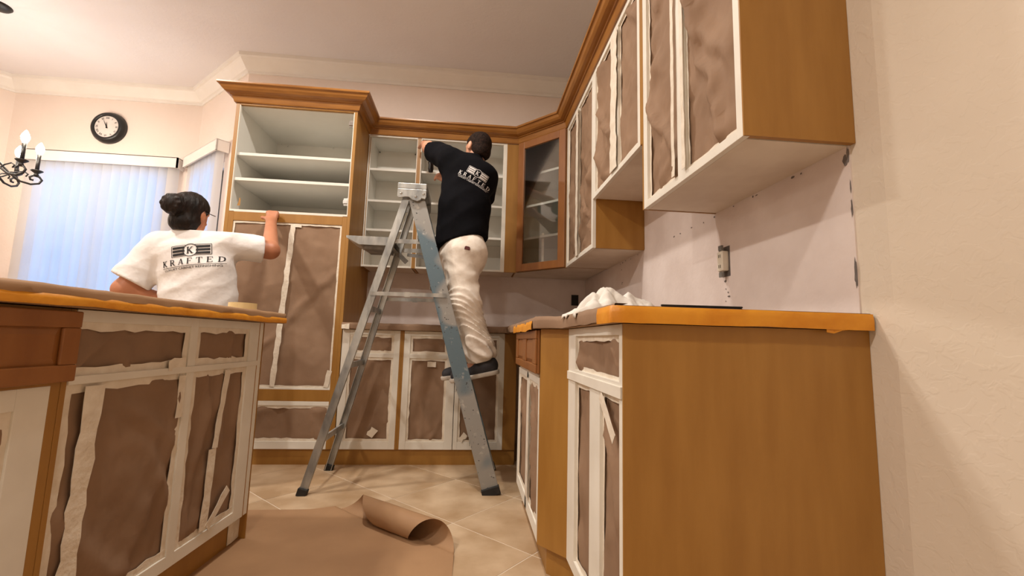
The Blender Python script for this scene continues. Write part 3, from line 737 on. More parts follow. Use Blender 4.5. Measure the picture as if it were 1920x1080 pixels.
# moulded top cap with scalloped cheeks
cap = MB().box(-.452, -.284, 2.562, 2.878, 1.700, 1.735)
for yy in (2.562, 2.872):
    prof = [(-.452, 1.70), (-.452, 1.652), (-.444, 1.642), (-.405, 1.650), (-.385, 1.650), (-.365, 1.634), (-.335, 1.626), (-.318, 1.634), (-.310, 1.645), (-.290, 1.640), (-.284, 1.655), (-.284, 1.70)]
    n = len(prof)
    cap.add([(x, yy, z) for x, z in prof]+[(x, yy+.006, z) for x, z in prof], [tuple(range(n)), tuple(range(n, 2*n))[::-1]]+[(i, (i+1) % n, (i+1) % n+n, i+n) for i in range(n)])
obj('top_cap', cap, 'alu', ld, bevel=.003, label='scalloped grey top cap')
for (x, z) in ((-.430, 1.672), (-.30, 1.672), (-.345, 1.655)):
    obj('rivet', MB().lathe([(.0001, .004), (.006, .003), (.008, 0)], 10), 'chrome', ld).matrix_local = Matrix.Translation((x, 2.562, z)) @ Matrix.Rotation(PI/2, 4, 'X')
for near in (True, False):
    p = on(RR[near], 1.07); q = on(FR[near], 1.075); yy = (-.012 if near else .012)
    obj('spreader', MB().beam((p[0]-.012, p[1]+yy, 1.072), (q[0]+.03, q[1]+yy, 1.074), .022, .004, (0, 1, 0)).box(-.375, -.345, p[1]+yy-.004, p[1]+yy+.004, 1.058, 1.086), 'alu', ld)
# fold-out pail shelf
sh = MB().box(-.735, -.47, 2.600, 2.865, 1.400, 1.412)
sh.add([(-.735, 2.600, 1.400), (-.735, 2.865, 1.400), (-.66, 2.865, 1.362), (-.66, 2.600, 1.362), (-.47, 2.600, 1.362), (-.47, 2.865, 1.362), (-.47, 2.6, 1.4), (-.47, 2.865, 1.4)], [(0,1,2,3), (3,2,5,4), (0,3,4,6), (1,7,5,2)])
obj('pail_shelf', sh, 'alu', ld, label='paint-crusted fold-out pail shelf')
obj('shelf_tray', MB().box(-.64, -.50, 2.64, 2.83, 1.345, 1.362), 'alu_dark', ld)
for near in (True, False):
    yy = 2.592 if near else 2.868
    p = on(FR[near], 1.385)
    obj('shelf_arm', MB().beam((-.50, yy, 1.388), (p[0]+.01, yy, 1.392), .026, .005, (0, 1, 0)), 'alu', ld)
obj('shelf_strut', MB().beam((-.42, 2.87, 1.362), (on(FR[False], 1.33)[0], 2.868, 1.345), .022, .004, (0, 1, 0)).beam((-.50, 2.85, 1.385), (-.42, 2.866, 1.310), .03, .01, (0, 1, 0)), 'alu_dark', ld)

# ------------------------------------------------------------------ people: smooth implicit bodies
class SDF:
    def __init__(s, lo, hi, res, k=.03):
        s.lo = np.array(lo, float); s.res = res; s.k = k
        s.n = np.ceil((np.array(hi)-s.lo)/res).astype(int)+1
        s.d = np.full(tuple(s.n), 1.0, np.float32)
    def block(s, lo, hi):
        i0 = np.clip(np.floor((np.array(lo)-s.lo)/s.res).astype(int), 0, s.n-1); i1 = np.clip(np.ceil((np.array(hi)-s.lo)/s.res).astype(int)+1, 1, s.n)
        sl = tuple(slice(a, b) for a, b in zip(i0, i1))
        g = [s.lo[k]+s.res*np.arange(i0[k], i1[k], dtype=np.float32) for k in range(3)]
        return sl, g[0][:, None, None], g[1][None, :, None], g[2][None, None, :]
    def join(s, sl, e, k, sub=False):
        d = s.d[sl]
        k = max(k, 1e-4)
        if sub:
            h = np.clip(.5-.5*(d+e)/k, 0, 1); s.d[sl] = d+(-e-d)*h + k*h*(1-h)
        else:
            h = np.clip(.5+.5*(d-e)/k, 0, 1); s.d[sl] = d+(e-d)*h - k*h*(1-h)
    def cap(s, a, b, ra, rb=None, k=None, flat=None, sub=False):
        """tapered capsule; flat=(unit axis, factor>1) thins it along the axis"""
        rb = ra if rb is None else rb; a = np.array(a, float); b = np.array(b, float); k = s.k if k is None else k
        m = max(ra, rb)+k+3*s.res
        sl, X, Y, Z = s.block(np.minimum(a, b)-m, np.maximum(a, b)+m)
        px, py, pz = X-a[0], Y-a[1], Z-a[2]; ab = b-a
        fx = 1.
        if flat is not None:
            n = np.array(flat[0], float); n /= np.linalg.norm(n); q = flat[1]
            t = np.clip((px*ab[0]+py*ab[1]+pz*ab[2])/max(ab@ab, 1e-9), 0, 1)
            cx, cy, cz = px-t*ab[0], py-t*ab[1], pz-t*ab[2]
            dn = cx*n[0]+cy*n[1]+cz*n[2]
            dist = np.sqrt(np.maximum(cx*cx+cy*cy+cz*cz+(q*q-1)*dn*dn, 0)); rad = ra+(rb-ra)*t
            # rescale so that the thin side keeps a usable gradient
            e = (dist-rad)/(1+(q-1)*np.abs(dn)/np.maximum(np.sqrt(cx*cx+cy*cy+cz*cz), 1e-4))
        else:
            t = np.clip((px*ab[0]+py*ab[1]+pz*ab[2])/max(ab@ab, 1e-9), 0, 1)
            e = np.sqrt((px-t*ab[0])**2+(py-t*ab[1])**2+(pz-t*ab[2])**2)-(ra+(rb-ra)*t)
        s.join(sl, e.astype(np.float32), k, sub); return s
    def ell(s, c, r, R=None, k=None, sub=False):
        k = s.k if k is None else k; c = np.array(c, float); m = max(r)+k+3*s.res
        sl, X, Y, Z = s.block(c-m, c+m); p = [X-c[0], Y-c[1], Z-c[2]]
        if R is None: R = np.eye(3)
        u = [sum(R[j][i]*p[j] for j in range(3)) for i in range(3)]        # columns of R are the axes
        k0 = np.sqrt(sum((u[i]/r[i])**2 for i in range(3))); k1 = np.sqrt(sum((u[i]/r[i]**2)**2 for i in range(3)))
        e = k0*(k0-1)/np.maximum(k1, 1e-6)
        s.join(sl, e.astype(np.float32), k, sub); return s
    def cut(s, p, n, c=None, rad=None):
        """remove the side n points to (within rad of c when given)"""
        p = np.array(p, float); n = np.array(n, float); n /= np.linalg.norm(n)
        if c is None: sl, X, Y, Z = s.block(s.lo, s.lo+s.res*s.n)
        else: sl, X, Y, Z = s.block(np.array(c)-rad, np.array(c)+rad)
        e = (X-p[0])*n[0]+(Y-p[1])*n[1]+(Z-p[2])*n[2]
        if c is not None:
            far = np.sqrt((X-c[0])**2+(Y-c[1])**2+(Z-c[2])**2) > rad*.98
            e = np.where(far, -1., e)
        s.d[sl] = np.maximum(s.d[sl], e.astype(np.float32)); return s
    def folds(s, amp, fn):
        sl, X, Y, Z = s.block(s.lo, s.lo+s.res*s.n)
        s.d += (amp*fn(X, Y, Z)).astype(np.float32); return s
    def mesh(s, name):
        d = s.d; n = d.shape; ins = d < 0
        cnt = np.zeros(tuple(x-1 for x in n), np.uint8)
        for a in (0, 1):
            for b in (0, 1):
                for c in (0, 1): cnt += ins[a:n[0]-1+a, b:n[1]-1+b, c:n[2]-1+c]
        act = (cnt > 0) & (cnt < 8); idx = -np.ones(act.shape, np.int64); cells = np.argwhere(act); idx[act] = np.arange(len(cells))
        acc = np.zeros((len(cells), 3)); num = np.zeros(len(cells)); i, j, k = cells.T
        for ax in range(3):
            o1, o2 = [q for q in range(3) if q != ax]
            for u in (0, 1):
                for v in (0, 1):
                    A = cells.copy(); A[:, o1] += u; A[:, o2] += v; B = A.copy(); B[:, ax] += 1
                    da = d[tuple(A.T)]; db = d[tuple(B.T)]; m = (da < 0) != (db < 0)
                    t = np.where(m, da/np.where(m, da-db, 1), 0)
                    P = A.astype(float); P[:, ax] += t; acc[m] += P[m]; num[m] += 1
        V = s.lo + s.res*(acc/num[:, None])
        Fs = []
        for ax in range(3):
            o1, o2 = [(1, 2), (2, 0), (0, 1)][ax]
            sa = [slice(None)]*3; sb = [slice(None)]*3; sa[ax] = slice(0, -1); sb[ax] = slice(1, None)
            ch = ins[tuple(sa)] != ins[tuple(sb)]
            e = np.argwhere(ch); e = e[(e[:, o1] > 0) & (e[:, o2] > 0) & (e[:, o1] < n[o1]-1) & (e[:, o2] < n[o2]-1)]
            quad = []
            for (u, v) in ((1, 1), (0, 1), (0, 0), (1, 0)):
                c = e.copy(); c[:, o1] -= u; c[:, o2] -= v; quad.append(idx[tuple(c.T)])
            Q = np.stack(quad, 1); flip = ~ins[tuple(e.T)]; Q[flip] = Q[flip][:, ::-1]; Fs.append(Q)
        Fq = np.concatenate(Fs); Fq = Fq[(Fq >= 0).all(1)]
        me = bpy.data.meshes.new(name); me.from_pydata(V.tolist(), [], Fq.tolist()); me.validate(); me.update()
        me.polygons.foreach_set('use_smooth', [True]*len(me.polygons)); return me

def wrinkle(seed, base=(40, 40, 55), n=5, ridge=True):
    r = random.Random(seed); W = [[r.uniform(-1, 1)*b for b in base]+[r.uniform(0, 6)] for _ in range(n)]; wp = [r.uniform(3, 9) for _ in range(6)]
    def fn(X, Y, Z):
        wx = X+.03*np.sin(Z*wp[0]*2+Y*wp[1]); wz = Z+.03*np.sin(X*wp[2]*2+Y*wp[3]); out = 0
        for a, b, c, p in W:
            t = np.sin(a*wx+b*Y+c*wz+p); out = out+(np.abs(t) if ridge else t)
        return out/n-.5
    return fn

def hand(S, w, d, nrm, side, curl=.5, sc=1., k=.007):
    """palm, four fingers of different length and a thumb; nrm points out of the palm, side toward the thumb"""
    w = np.array(w, float); d = np.array(d, float)/np.linalg.norm(d); nrm = np.array(nrm, float); nrm = nrm-d*(nrm@d); nrm /= np.linalg.norm(nrm)
    side = np.array(side, float); side = side-d*(side@d)-nrm*(side@nrm); side /= np.linalg.norm(side)
    for o in (-.024, -.008, .008, .022):
        S.cap(w+side*o*.7*sc, w+d*.082*sc+side*o*1.15*sc, .016*sc, .0145*sc, .012)
    for i, (o, L) in enumerate(((-.030, .060), (-.010, .075), (.011, .080), (.031, .072))):
        p = w+d*(.084-.004*abs(i-2))*sc+side*o*sc; a = .25*curl; r0 = .0092*sc
        for seg in (.44, .32, .24):
            a += curl*.75; q = p+(d*math.cos(a)+nrm*math.sin(a))*L*seg*sc
            S.cap(p, q, r0, r0*.92, k); p = q; r0 *= .92
    p = w+d*.022*sc+side*.028*sc; q = p+(d*.55+side*.75+nrm*.35)*.042*sc; S.cap(p, q, .0125*sc, .0105*sc, .010)
    r_ = q+(d*.85+side*.15+nrm*.6*(.4+curl))*.032*sc; S.cap(q, r_, .0105*sc, .0088*sc, k)

def face(S, c, f, up, sc=1.):
    """skull, jaw, brow, nose, lips and ears; f is where the face looks"""
    c = np.array(c, float); f = np.array(f, float); f /= np.linalg.norm(f); up = np.array(up, float); up = up-f*(up@f); up /= np.linalg.norm(up); s = np.cross(f, up)
    R = np.stack([s, f, up], 1)
    S.ell(c+up*.02*sc, (.074*sc, .092*sc, .092*sc), R, .02); S.ell(c+f*.025*sc-up*.045*sc, (.056*sc, .062*sc, .068*sc), R, .03)
    S.cap(c+f*.088*sc+up*.0*sc, c+f*.108*sc-up*.032*sc, .008*sc, .014*sc, .012)
    S.cap(c+f*.082*sc+up*.018*sc-s*.035*sc, c+f*.082*sc+up*.018*sc+s*.035*sc, .010*sc, .010*sc, .014)
    S.cap(c+f*.080*sc-up*.062*sc-s*.020*sc, c+f*.080*sc-up*.062*sc+s*.020*sc, .009*sc, .009*sc, .008)
    for q in (-1, 1):
        S.ell(c+f*.070*sc-up*.002*sc+s*q*.030*sc, (.016*sc, .010*sc, .010*sc), R, .006, True)
        S.ell(c-f*.004*sc-up*.012*sc+s*q*.078*sc, (.010*sc, .019*sc, .031*sc), R, .008)
    return s, f, up

# print for the backs of the shirts: slab-serif strokes (x0,y0,x1,y1,width) in letter units
LET = {
 'K': [(.18,0,.18,1,.20),(.0,.04,.38,.04,.08),(.0,.96,.38,.96,.08),(.24,.42,.74,.97,.11),(.36,.56,.80,.03,.20),(.60,.96,.92,.96,.08),(.60,.04,1.0,.04,.08)],
 'R': [(.18,0,.18,1,.20),(.0,.04,.38,.04,.08),(.0,.96,.5,.96,.08),(.28,.96,.62,.92,.09),(.62,.93,.76,.75,.18),(.76,.75,.60,.52,.18),(.62,.51,.22,.50,.08),(.44,.50,.82,.04,.20),(.72,.04,1.0,.04,.08)],
 'A': [(.12,.02,.50,1.0,.09),(.50,1.0,.86,.02,.20),(.24,.33,.74,.33,.08),(.0,.04,.30,.04,.08),(.66,.04,1.04,.04,.08)],
 'F': [(.20,0,.20,1,.20),(.02,.04,.42,.04,.08),(.02,.96,.84,.96,.08),(.82,.98,.84,.74,.08),(.28,.52,.62,.52,.08),(.61,.64,.61,.40,.07)],
 'T': [(.48,0,.48,1,.20),(.28,.04,.68,.04,.08),(.04,.96,.92,.96,.08),(.06,.98,.05,.72,.08),(.90,.98,.91,.72,.08)],
 'E': [(.20,0,.20,1,.20),(.02,.04,.84,.04,.08),(.02,.96,.82,.96,.08),(.80,.98,.82,.74,.08),(.82,.26,.84,.02,.08),(.28,.52,.62,.52,.08),(.61,.64,.61,.40,.07)],
 'D': [(.20,0,.20,1,.20),(.02,.04,.5,.04,.08),(.02,.96,.5,.96,.08),(.46,.96,.78,.80,.11),(.78,.82,.88,.5,.20),(.88,.5,.78,.18,.20),(.78,.20,.46,.04,.11)],
}
def logo_quads():
    Q = []
    def stroke(x0, y0, x1, y1, w):
        a = Vector((x0, y0)); b = Vector((x1, y1)); d = (b-a); L = d.length; d /= L; n = Vector((-d.y, d.x))*w/2
        k = max(1, int(L/.012))
        for i in range(k):
            p, q = a+d*(L*i/k), a+d*(L*(i+1)/k); Q.append([tuple(p-n), tuple(q-n), tuple(q+n), tuple(p+n)])
    hgt = .034; x = -.155                                     # the word, 31 cm wide
    for ch in 'KRAFTED':
        for (a, b, c, d, w) in LET[ch]: stroke(x+a*.030, b*hgt, x+c*.030, d*hgt, w*.029)
        x += .0465
    stroke(-.155, -.009, .155, -.009, .0022)
    for sx in (-1, 1):                                          # drawer fronts either side of the ring
        x0, x1 = (.028, .092) if sx > 0 else (-.092, -.028)
        for k in range(3): stroke(x0, .060+.019*k, x1, .060+.019*k, .0135)
        for (a, b, c, d) in ((x0-.006, .048, x1+.006, .048), (x0-.006, .111, x1+.006, .111), (x0-.006 if sx < 0 else x1+.006, .048, x0-.006 if sx < 0 else x1+.006, .111)): stroke(a, b, c, d, .0028)
    n = 28
    for i in range(n):
        a, b = 2*PI*i/n, 2*PI*(i+1)/n; stroke(.036*math.cos(a), .080+.036*math.sin(a), .036*math.cos(b), .080+.036*math.sin(b), .004)
    for (a, b, c, d, w) in LET['K']: stroke(-.017+a*.034, .060+b*.040, -.017+c*.034, .060+d*.040, w*.034)
    return Q
def small_text(txt, width, hgt, y):
    cu = bpy.data.curves.new('small_text', 'FONT'); cu.body = txt; cu.align_x = 'CENTER'; cu.size = 1; cu.resolution_u = 2
    to = bpy.data.objects.new('small_text', cu); C.objects.link(to)
    bpy.context.view_layer.update()
    dg_ = bpy.context.evaluated_depsgraph_get(); me = bpy.data.meshes.new_from_object(to.evaluated_get(dg_))
    V = np.array([v.co[:] for v in me.vertices]); P = [tuple(p.vertices) for p in me.polygons]
    bpy.data.objects.remove(to, do_unlink=True)
    sx = width/(V[:, 0].max()-V[:, 0].min()); sy = hgt/(V[:, 1].max()-V[:, 1].min())
    return [(v[0]*sx, y+v[1]*sy) for v in V], P
def shirt_print(parent, me, o, u, v, mat, scale=1.):
    """lay the print on the shirt surface: o centre of the word's baseline, u along it, v up"""
    bvh = BVHTree.FromPolygons([p.co[:] for p in me.vertices], [tuple(p.vertices) for p in me.polygons])
    o = Vector(o); u = Vector(u).normalized(); v = Vector(v); v = (v-u*v.dot(u)).normalized(); n = v.cross(u)   # n points into the back
    mb = MB()
    def put(x, y, lift):
        p = o+u*(x*scale)+v*(y*scale); hit = bvh.ray_cast(p-n*.4, n, .8)
        return None if hit[0] is None else tuple(hit[0]-n*lift)
    def poly(pts, faces, lift):
        w = [put(a, b, lift) for a, b in pts]
        for f in faces:
            if all(w[i] is not None for i in f): mb.add([w[i] for i in f], [tuple(range(len(f)))])
    q = logo_quads(); poly([p for a in q for p in a], [(4*i, 4*i+1, 4*i+2, 4*i+3) for i in range(len(q))], .0022)
    pts, fc = small_text('LUXURY CABINET REFINISHING', .285, .0125, -.0275); poly(pts, fc, .0026)
    o = obj('back_print', mb, mat, parent); o['kind'] = 'stuff'; return o

def person(name, label, body_me, skin):
    o = obj(name, body_me, skin); tag(o, label, 'person'); return o

# ---- man in black on the ladder
lo, hi = (-.62, 2.40, .50), (.36, 3.48, 2.32)
B = SDF(lo, hi, .0055, .03)
HM = np.array((.012, 2.86, 2.105)); fdir = (-.62, .75, .05); upd = (.10, .12, 1)
face(B, HM, fdir, upd)
B.cap((-.02, 2.83, 1.97), HM-np.array((0, 0, .04)), .056, .054)
B.cap((-.05, 2.80, 1.86), (-.062, 2.77, 1.45), .105, .10, flat=((.2, 1, 0), 1.4))
B.cap((-.15, 2.81, 1.98), (.05, 2.80, 1.90), .06, .06)
LS, LE, LW = np.array((-.17, 2.81, 1.995)), np.array((-.335, 3.03, 2.165)), np.array((-.398, 3.275, 2.30))
B.cap(LS, LE, .052, .043); B.cap(LE, LW, .043, .029)
hand(B, LW, (-.10, .55, .62), (.55, .70, -.4), (-.75, .3, .4), .55)
RS, RE, RW = np.array((.06, 2.80, 1.885)), np.array((.06, 3.06, 1.80)), np.array((-.19, 3.17, 1.98))
B.cap(RS, RE, .052, .043); B.cap(RE, RW, .043, .030)
hand(B, RW, (-.8, .15, .55), (-.2, .9, -.3), (.3, .3, .9), .6)
for (hip, knee, ank, toe) in (((-.085, 2.69, 1.36), (-.035, 2.645, 1.06), (.085, 2.66, .715), (-.03, 2.65, .635)), ((-.05, 2.83, 1.36), (-.10, 2.83, 1.02), (.01, 2.815, .685), (-.085, 2.80, .625))):
    B.cap(hip, knee, .078, .052); B.cap(knee, ank, .052, .036); B.cap(ank, toe, .034, .026, .01)
man = person('person', 'person in black T-shirt and stained white trousers standing on the ladder reaching up', B.mesh('person'), 'skin_m')
S = SDF((-.45, 2.5, 1.3), (.25, 3.15, 2.15), .0065, .05)
S.cap((-.07, 2.76, 1.42), (-.062, 2.78, 1.66), .172, .160, flat=((.15, 1, 0), 1.25))
S.cap((-.062, 2.78, 1.66), (-.055, 2.80, 1.86), .160, .165, flat=((.15, 1, 0), 1.35))
S.cap((-.145, 2.81, 1.965), (.035, 2.795, 1.875), .085, .092, .06)
S.cap((-.01, 2.83, 1.95), (-.015, 2.835, 2.01), .068, .064, .03)
S.cap(LS, LS+(LE-LS)*.72, .088, .080, .045); S.cap(RS, RS+(RE-RS)*.75, .086, .084, .045)
S.folds(.012, wrinkle(3, (22, 16, 26), 5))
dl_ = (LE-LS)/np.linalg.norm(LE-LS); S.cut(LS+dl_*.235, dl_, LS+dl_*.30, .17)
dr_ = (RE-RS)/np.linalg.norm(RE-RS); S.cut(RS+dr_*.22, dr_, RS+dr_*.28, .15)
S.cut((-.015, 2.83, 2.035), (.10, .10, 1), (-.005, 2.84, 2.09), .09)
S.cut((-.07, 2.74, 1.425), (.28, -.20, -1))
sme = S.mesh('t_shirt'); shirt = obj('t_shirt', sme, 'shirt_black', man, label='black T-shirt with white lettering on the back')
a, b = at(857, 316, 2.62), at(919, 350, 2.62); mid = (a+b)/2
shirt_print(shirt, sme, mid, b-a, (.42, .0, .9), 'print_white', .70)
S = SDF((-.40, 2.45, .60), (.25, 3.0, 1.62), .0065, .05)
S.cap((-.068, 2.77, 1.44), (-.066, 2.77, 1.36), .138, .150, flat=((.3, 1, 0), 1.2))
S.ell((-.005, 2.70, 1.36), (.10, .10, .11)); S.ell((-.03, 2.80, 1.35), (.11, .10, .11))
S.cap((-.072, 2.70, 1.34), (-.035, 2.650, 1.05), .112, .088); S.cap((-.035, 2.650, 1.05), (.068, 2.66, .735), .088, .078)
S.cap((-.045, 2.83, 1.34), (-.09, 2.83, 1.03), .108, .086); S.cap((-.09, 2.83, 1.03), (-.005, 2.815, .71), .086, .076)
S.ell((.065, 2.66, .75), (.092, .085, .04)); S.ell((.055, 2.66, .815), (.085, .082, .03))
S.folds(.012, wrinkle(8, (26, 14, 44), 7)); S.folds(.016, lambda X, Y, Z: (np.abs(np.sin(23*Z+17*X+6*np.sin(7*X+13*Z)+5*np.sin(13*Y+4*Z)))-.6)*np.clip((1.45-Z)*1.6, 0, 1)); S.cut((-.07, 2.77, 1.50), (0, 0, 1))
S.cut((.07, 2.66, .695), (.25, 0, -1), (.06, 2.66, .66), .14); S.cut((0, 2.815, .69), (.2, 0, -1), (0, 2.815, .63), .12)
pme = S.mesh('trousers'); tr = obj('trousers', pme, 'pants', man, label='baggy white painter trousers with stains')
def on_mesh(me, px, py):
    """point of a surface seen at a pixel, and the sight line there"""
    bvh = BVHTree.FromPolygons([p.co[:] for p in me.vertices], [tuple(p.vertices) for p in me.polygons])
    d = Vector(at(px, py, 3.0)-CAM).normalized(); h = bvh.ray_cast(Vector(CAM), d, 6); return h[0], h[1]
def patch(parent, me, px, py, w, hgt, mat, name, tilt=0.):
    p, n = on_mesh(me, px, py)
    if p is None: return None
    u = Vector((0, 0, 1)).cross(n).normalized(); v = n.cross(u); u, v = u*math.cos(tilt)+v*math.sin(tilt), v*math.cos(tilt)-u*math.sin(tilt)
    pts = [p+n*.004+u*(a*w/2)+v*(b*hgt/2) for a, b in ((-1, -.6), (1, -.6), (1, .6), (.6, 1), (-.6, 1), (-1, .6))]
    back = [q-n*.006 for q in pts]; k = len(pts)
    return obj(name, MB().add(pts+back, [tuple(range(k)), tuple(range(k, 2*k))[::-1]]+[(i, (i+1) % k, (i+1) % k+k, i+k) for i in range(k)]), mat, parent)
patch(tr, pme, 876, 466, .032, .026, 'red', 'pocket_badge', -.2)
def shoe(parent, heel, toe, lift_axis=(0, 0, 1), w=.046):
    heel = np.array(heel, float); toe = np.array(toe, float); d = (toe-heel)/np.linalg.norm(toe-heel); L = np.linalg.norm(toe-heel)
    up = np.array(lift_axis, float); up = up-d*(up@d); up /= np.linalg.norm(up)
    S = SDF(np.minimum(heel, toe)-.12, np.maximum(heel, toe)+.14, .005, .03)
    S.cap(heel+d*.035+up*.052, toe-d*.035+up*.036, .046, .038, flat=(up, 1.05)); S.cap(heel+d*.04+up*.07, heel+d*.10+up*.062, .043, .040)
    S.ell(heel+d*.055+up*.095, (.040, .036, .035)); S.cut(heel+up*.020, -up)
    S.cut(heel+d*.06+up*.105, up+d*.2)
    o = obj('shoe', S.mesh('shoe'), 'shoe', parent)
    S = SDF(np.minimum(heel, toe)-.12, np.maximum(heel, toe)+.12, .005, .02)
    S.cap(heel+d*.035+up*.02, toe-d*.030+up*.018, .050, .043); S.cut(heel+up*.026, up); S.cut(heel, -up)
    obj('sole', S.mesh('sole'), 'sole', o)
shoe(man, (.175, 2.662, .630), (-.090, 2.650, .572)); shoe(man, (.105, 2.818, .618), (-.150, 2.795, .573))
S = SDF(HM-.16, HM+.17, .004, .02)
f_ = np.array(fdir)/np.linalg.norm(fdir); u_ = np.array(upd, float); u_ -= f_*(u_@f_); u_ /= np.linalg.norm(u_); s_ = np.cross(f_, u_); Rm = np.stack([s_, f_, u_], 1)
S.ell(HM+u_*.022, (.080, .098, .098), Rm); S.ell(HM-f_*.045-u_*.035, (.064, .055, .055), Rm)
S.cut(HM+f_*.045+u_*.03, f_*.95-u_*.45); S.cut(HM-u_*.075, -u_)
for q in (-1, 1): S.ell(HM+s_*q*.080-u_*.018+f_*.012, (.022, .030, .036), Rm, .01, True)
obj('hair', S.mesh('hair'), 'hair_m', man)
hp = at(808, 312, 3.13)
tl = thing('hand_tool', 'small black tool held at the cabinet by the man on the ladder', 'tool', tuple(hp))
obj('grip', MB().lathe([(.0001, -.045), (.016, -.043), (.020, -.02), (.018, .01), (.022, .03), (.015, .042), (.0001, .044)], 16), 'black', tl, True)
obj('shaft', MB().tube([(0, .0, .03), (-.02, .05, .05), (-.04, .09, .06)], .004), 'chrome', tl, True)

# ---- woman in white behind the island
lo, hi = (-2.02, 2.34, 0.0), (-1.05, 3.14, 1.72)
B = SDF(lo, hi, .006, .03)
HW = np.array((-1.583, 2.575, 1.485)); fw = (.14, .98, .02); uw = (.02, -.05, 1)
face(B, HW, fw, uw)
B.cap((-1.578, 2.59, 1.34), HW-np.array((0, 0, .05)), .056, .052)
B.cap((-1.56, 2.60, 1.26), (-1.49, 2.60, .90), .12, .125, flat=((.1, 1, 0), 1.25)); B.cap((-1.71, 2.60, 1.30), (-1.40, 2.60, 1.325), .062, .062)
WLS, WLE, WLW = np.array((-1.735, 2.60, 1.285)), np.array((-1.845, 2.53, 1.045)), np.array((-1.66, 2.66, .985))
B.cap(WLS, WLE, .055, .050); B.cap(WLE, WLW, .048, .032); hand(B, WLW, (.8, .35, -.1), (0, .2, -1), (-.3, .9, .1), .4)
WRS, WRE, WRW = np.array((-1.385, 2.61, 1.325)), np.array((-1.205, 2.725, 1.325)), np.array((-1.318, 2.955, 1.560))
B.cap(WRS, WRE, .056, .047); B.cap(WRE, WRW, .048, .031)
hand(B, WRW, (-.15, .42, .80), (-.2, .9, -.35), (-.9, -.1, .1), .85, .95)
for sx in (-1, 1):
    x = -1.485+sx*.10
    B.cap((x, 2.61, .86), (x+sx*.01, 2.595, .48), .085, .058); B.cap((x+sx*.01, 2.595, .48), (x+sx*.015, 2.62, .09), .056, .038); B.cap((x+sx*.015, 2.61, .06), (x+sx*.03, 2.73, .04), .036, .028, .01)
wom = person('person', 'person in white T-shirt with dark hair bun reaching toward the pantry cabinet', B.mesh('person'), 'skin_w')
S = SDF((-2.02, 2.34, .70), (-1.08, 2.92, 1.46), .0065, .05)
S.cap((-1.485, 2.60, .80), (-1.50, 2.60, 1.00), .190, .186, flat=((.1, 1, 0), 1.3)); S.cap((-1.50, 2.60, 1.00), (-1.555, 2.60, 1.22), .186, .190, flat=((.1, 1, 0), 1.35))
S.cap((-1.70, 2.60, 1.285), (-1.41, 2.605, 1.315), .088, .086, .06); S.cap((-1.572, 2.59, 1.32), (-1.575, 2.585, 1.375), .080, .064, .05)
S.cap(WLS, WLS+(WLE-WLS)*.80, .096, .098, .04); S.cap(WRS, WRS+(WRE-WRS)*.82, .092, .078, .045)
S.ell((-1.455, 2.575, 1.15), (.13, .115, .17)); S.folds(.016, wrinkle(21, (22, 14, 26), 5))
dl_ = (WLE-WLS)/np.linalg.norm(WLE-WLS); S.cut(WLS+dl_*.225, dl_+np.array((0, 0, 0)), WLS+dl_*.30, .19)
dr_ = (WRE-WRS)/np.linalg.norm(WRE-WRS); S.cut(WRS+dr_*.175, dr_, WRS+dr_*.25, .15)
S.cut((-1.575, 2.58, 1.392), (.0, -.15, 1)); S.cut((-1.49, 2.6, .755), (0, 0, -1))
sme = S.mesh('t_shirt'); shirt = obj('t_shirt', sme, 'shirt_white', wom, label='white T-shirt with black lettering on the back')
a, b = at(297, 502, 2.46), at(417, 487, 2.46); mid = (a+b)/2
shirt_print(shirt, sme, mid, b-a, (0, 0, 1), 'print_black', np.linalg.norm(b-a)/.335)
S = SDF((-1.80, 2.36, .02), (-1.18, 2.86, .86), .008, .04)
S.cap((-1.485, 2.60, .84), (-1.485, 2.60, .76), .165, .172, flat=((0, 1, 0), 1.25))
for sx in (-1, 1):
    x = -1.485+sx*.095
    S.cap((x, 2.60, .74), (x+sx*.012, 2.595, .46), .100, .080); S.cap((x+sx*.012, 2.595, .46), (x+sx*.018, 2.615, .09), .080, .066)
S.folds(.012, wrinkle(31, (24, 16, 40), 5)); S.cut((-1.485, 2.6, .075), (0, 0, -1)); S.cut((-1.485, 2.6, .845), (0, 0, 1))
obj('trousers', S.mesh('trousers'), 'denim', wom)
for sx in (-1, 1): shoe(wom, (-1.485+sx*.108, 2.555, .001), (-1.485+sx*.135, 2.80, .001))
S = SDF(HW-np.array((.22, .24, .16)), HW+np.array((.16, .18, .19)), .004, .02)
f_ = np.array(fw)/np.linalg.norm(fw); u_ = np.array(uw, float); u_ -= f_*(u_@f_); u_ /= np.linalg.norm(u_); s_ = np.cross(f_, u_); Rm = np.stack([s_, f_, u_], 1)
S.ell(HW+u_*.022, (.086, .103, .104), Rm); S.ell(HW-f_*.040-u_*.055, (.076, .064, .066), Rm)
S.cut(HW+f_*.050+u_*.03, f_*.95-u_*.45)
for q in (-1, 1): S.ell(HW+s_*q*.082-u_*.016+f_*.010, (.020, .026, .036), Rm, .01, True)
BN = np.array(at(326, 383, 2.475)); 
S.cap(BN, HW-f_*.06+u_*.05, .05, .05, .02); S.ell(BN, (.058, .050, .056), None, .012)
for i in range(10):
    a0 = i*.63; c0 = BN+np.array((.040*math.cos(a0), -.028, .040*math.sin(a0))); S.cap(c0, BN+np.array((.046*math.cos(a0+1.2), -.006, .046*math.sin(a0+1.2))), .014, .012, .008)
S.cut(HW-u_*.105, -u_)
S.folds(.004, wrinkle(5, (160, 120, 60), 4))
obj('hair', S.mesh('hair'), 'hair_w', wom)
gl = at(379, 405, 2.60)
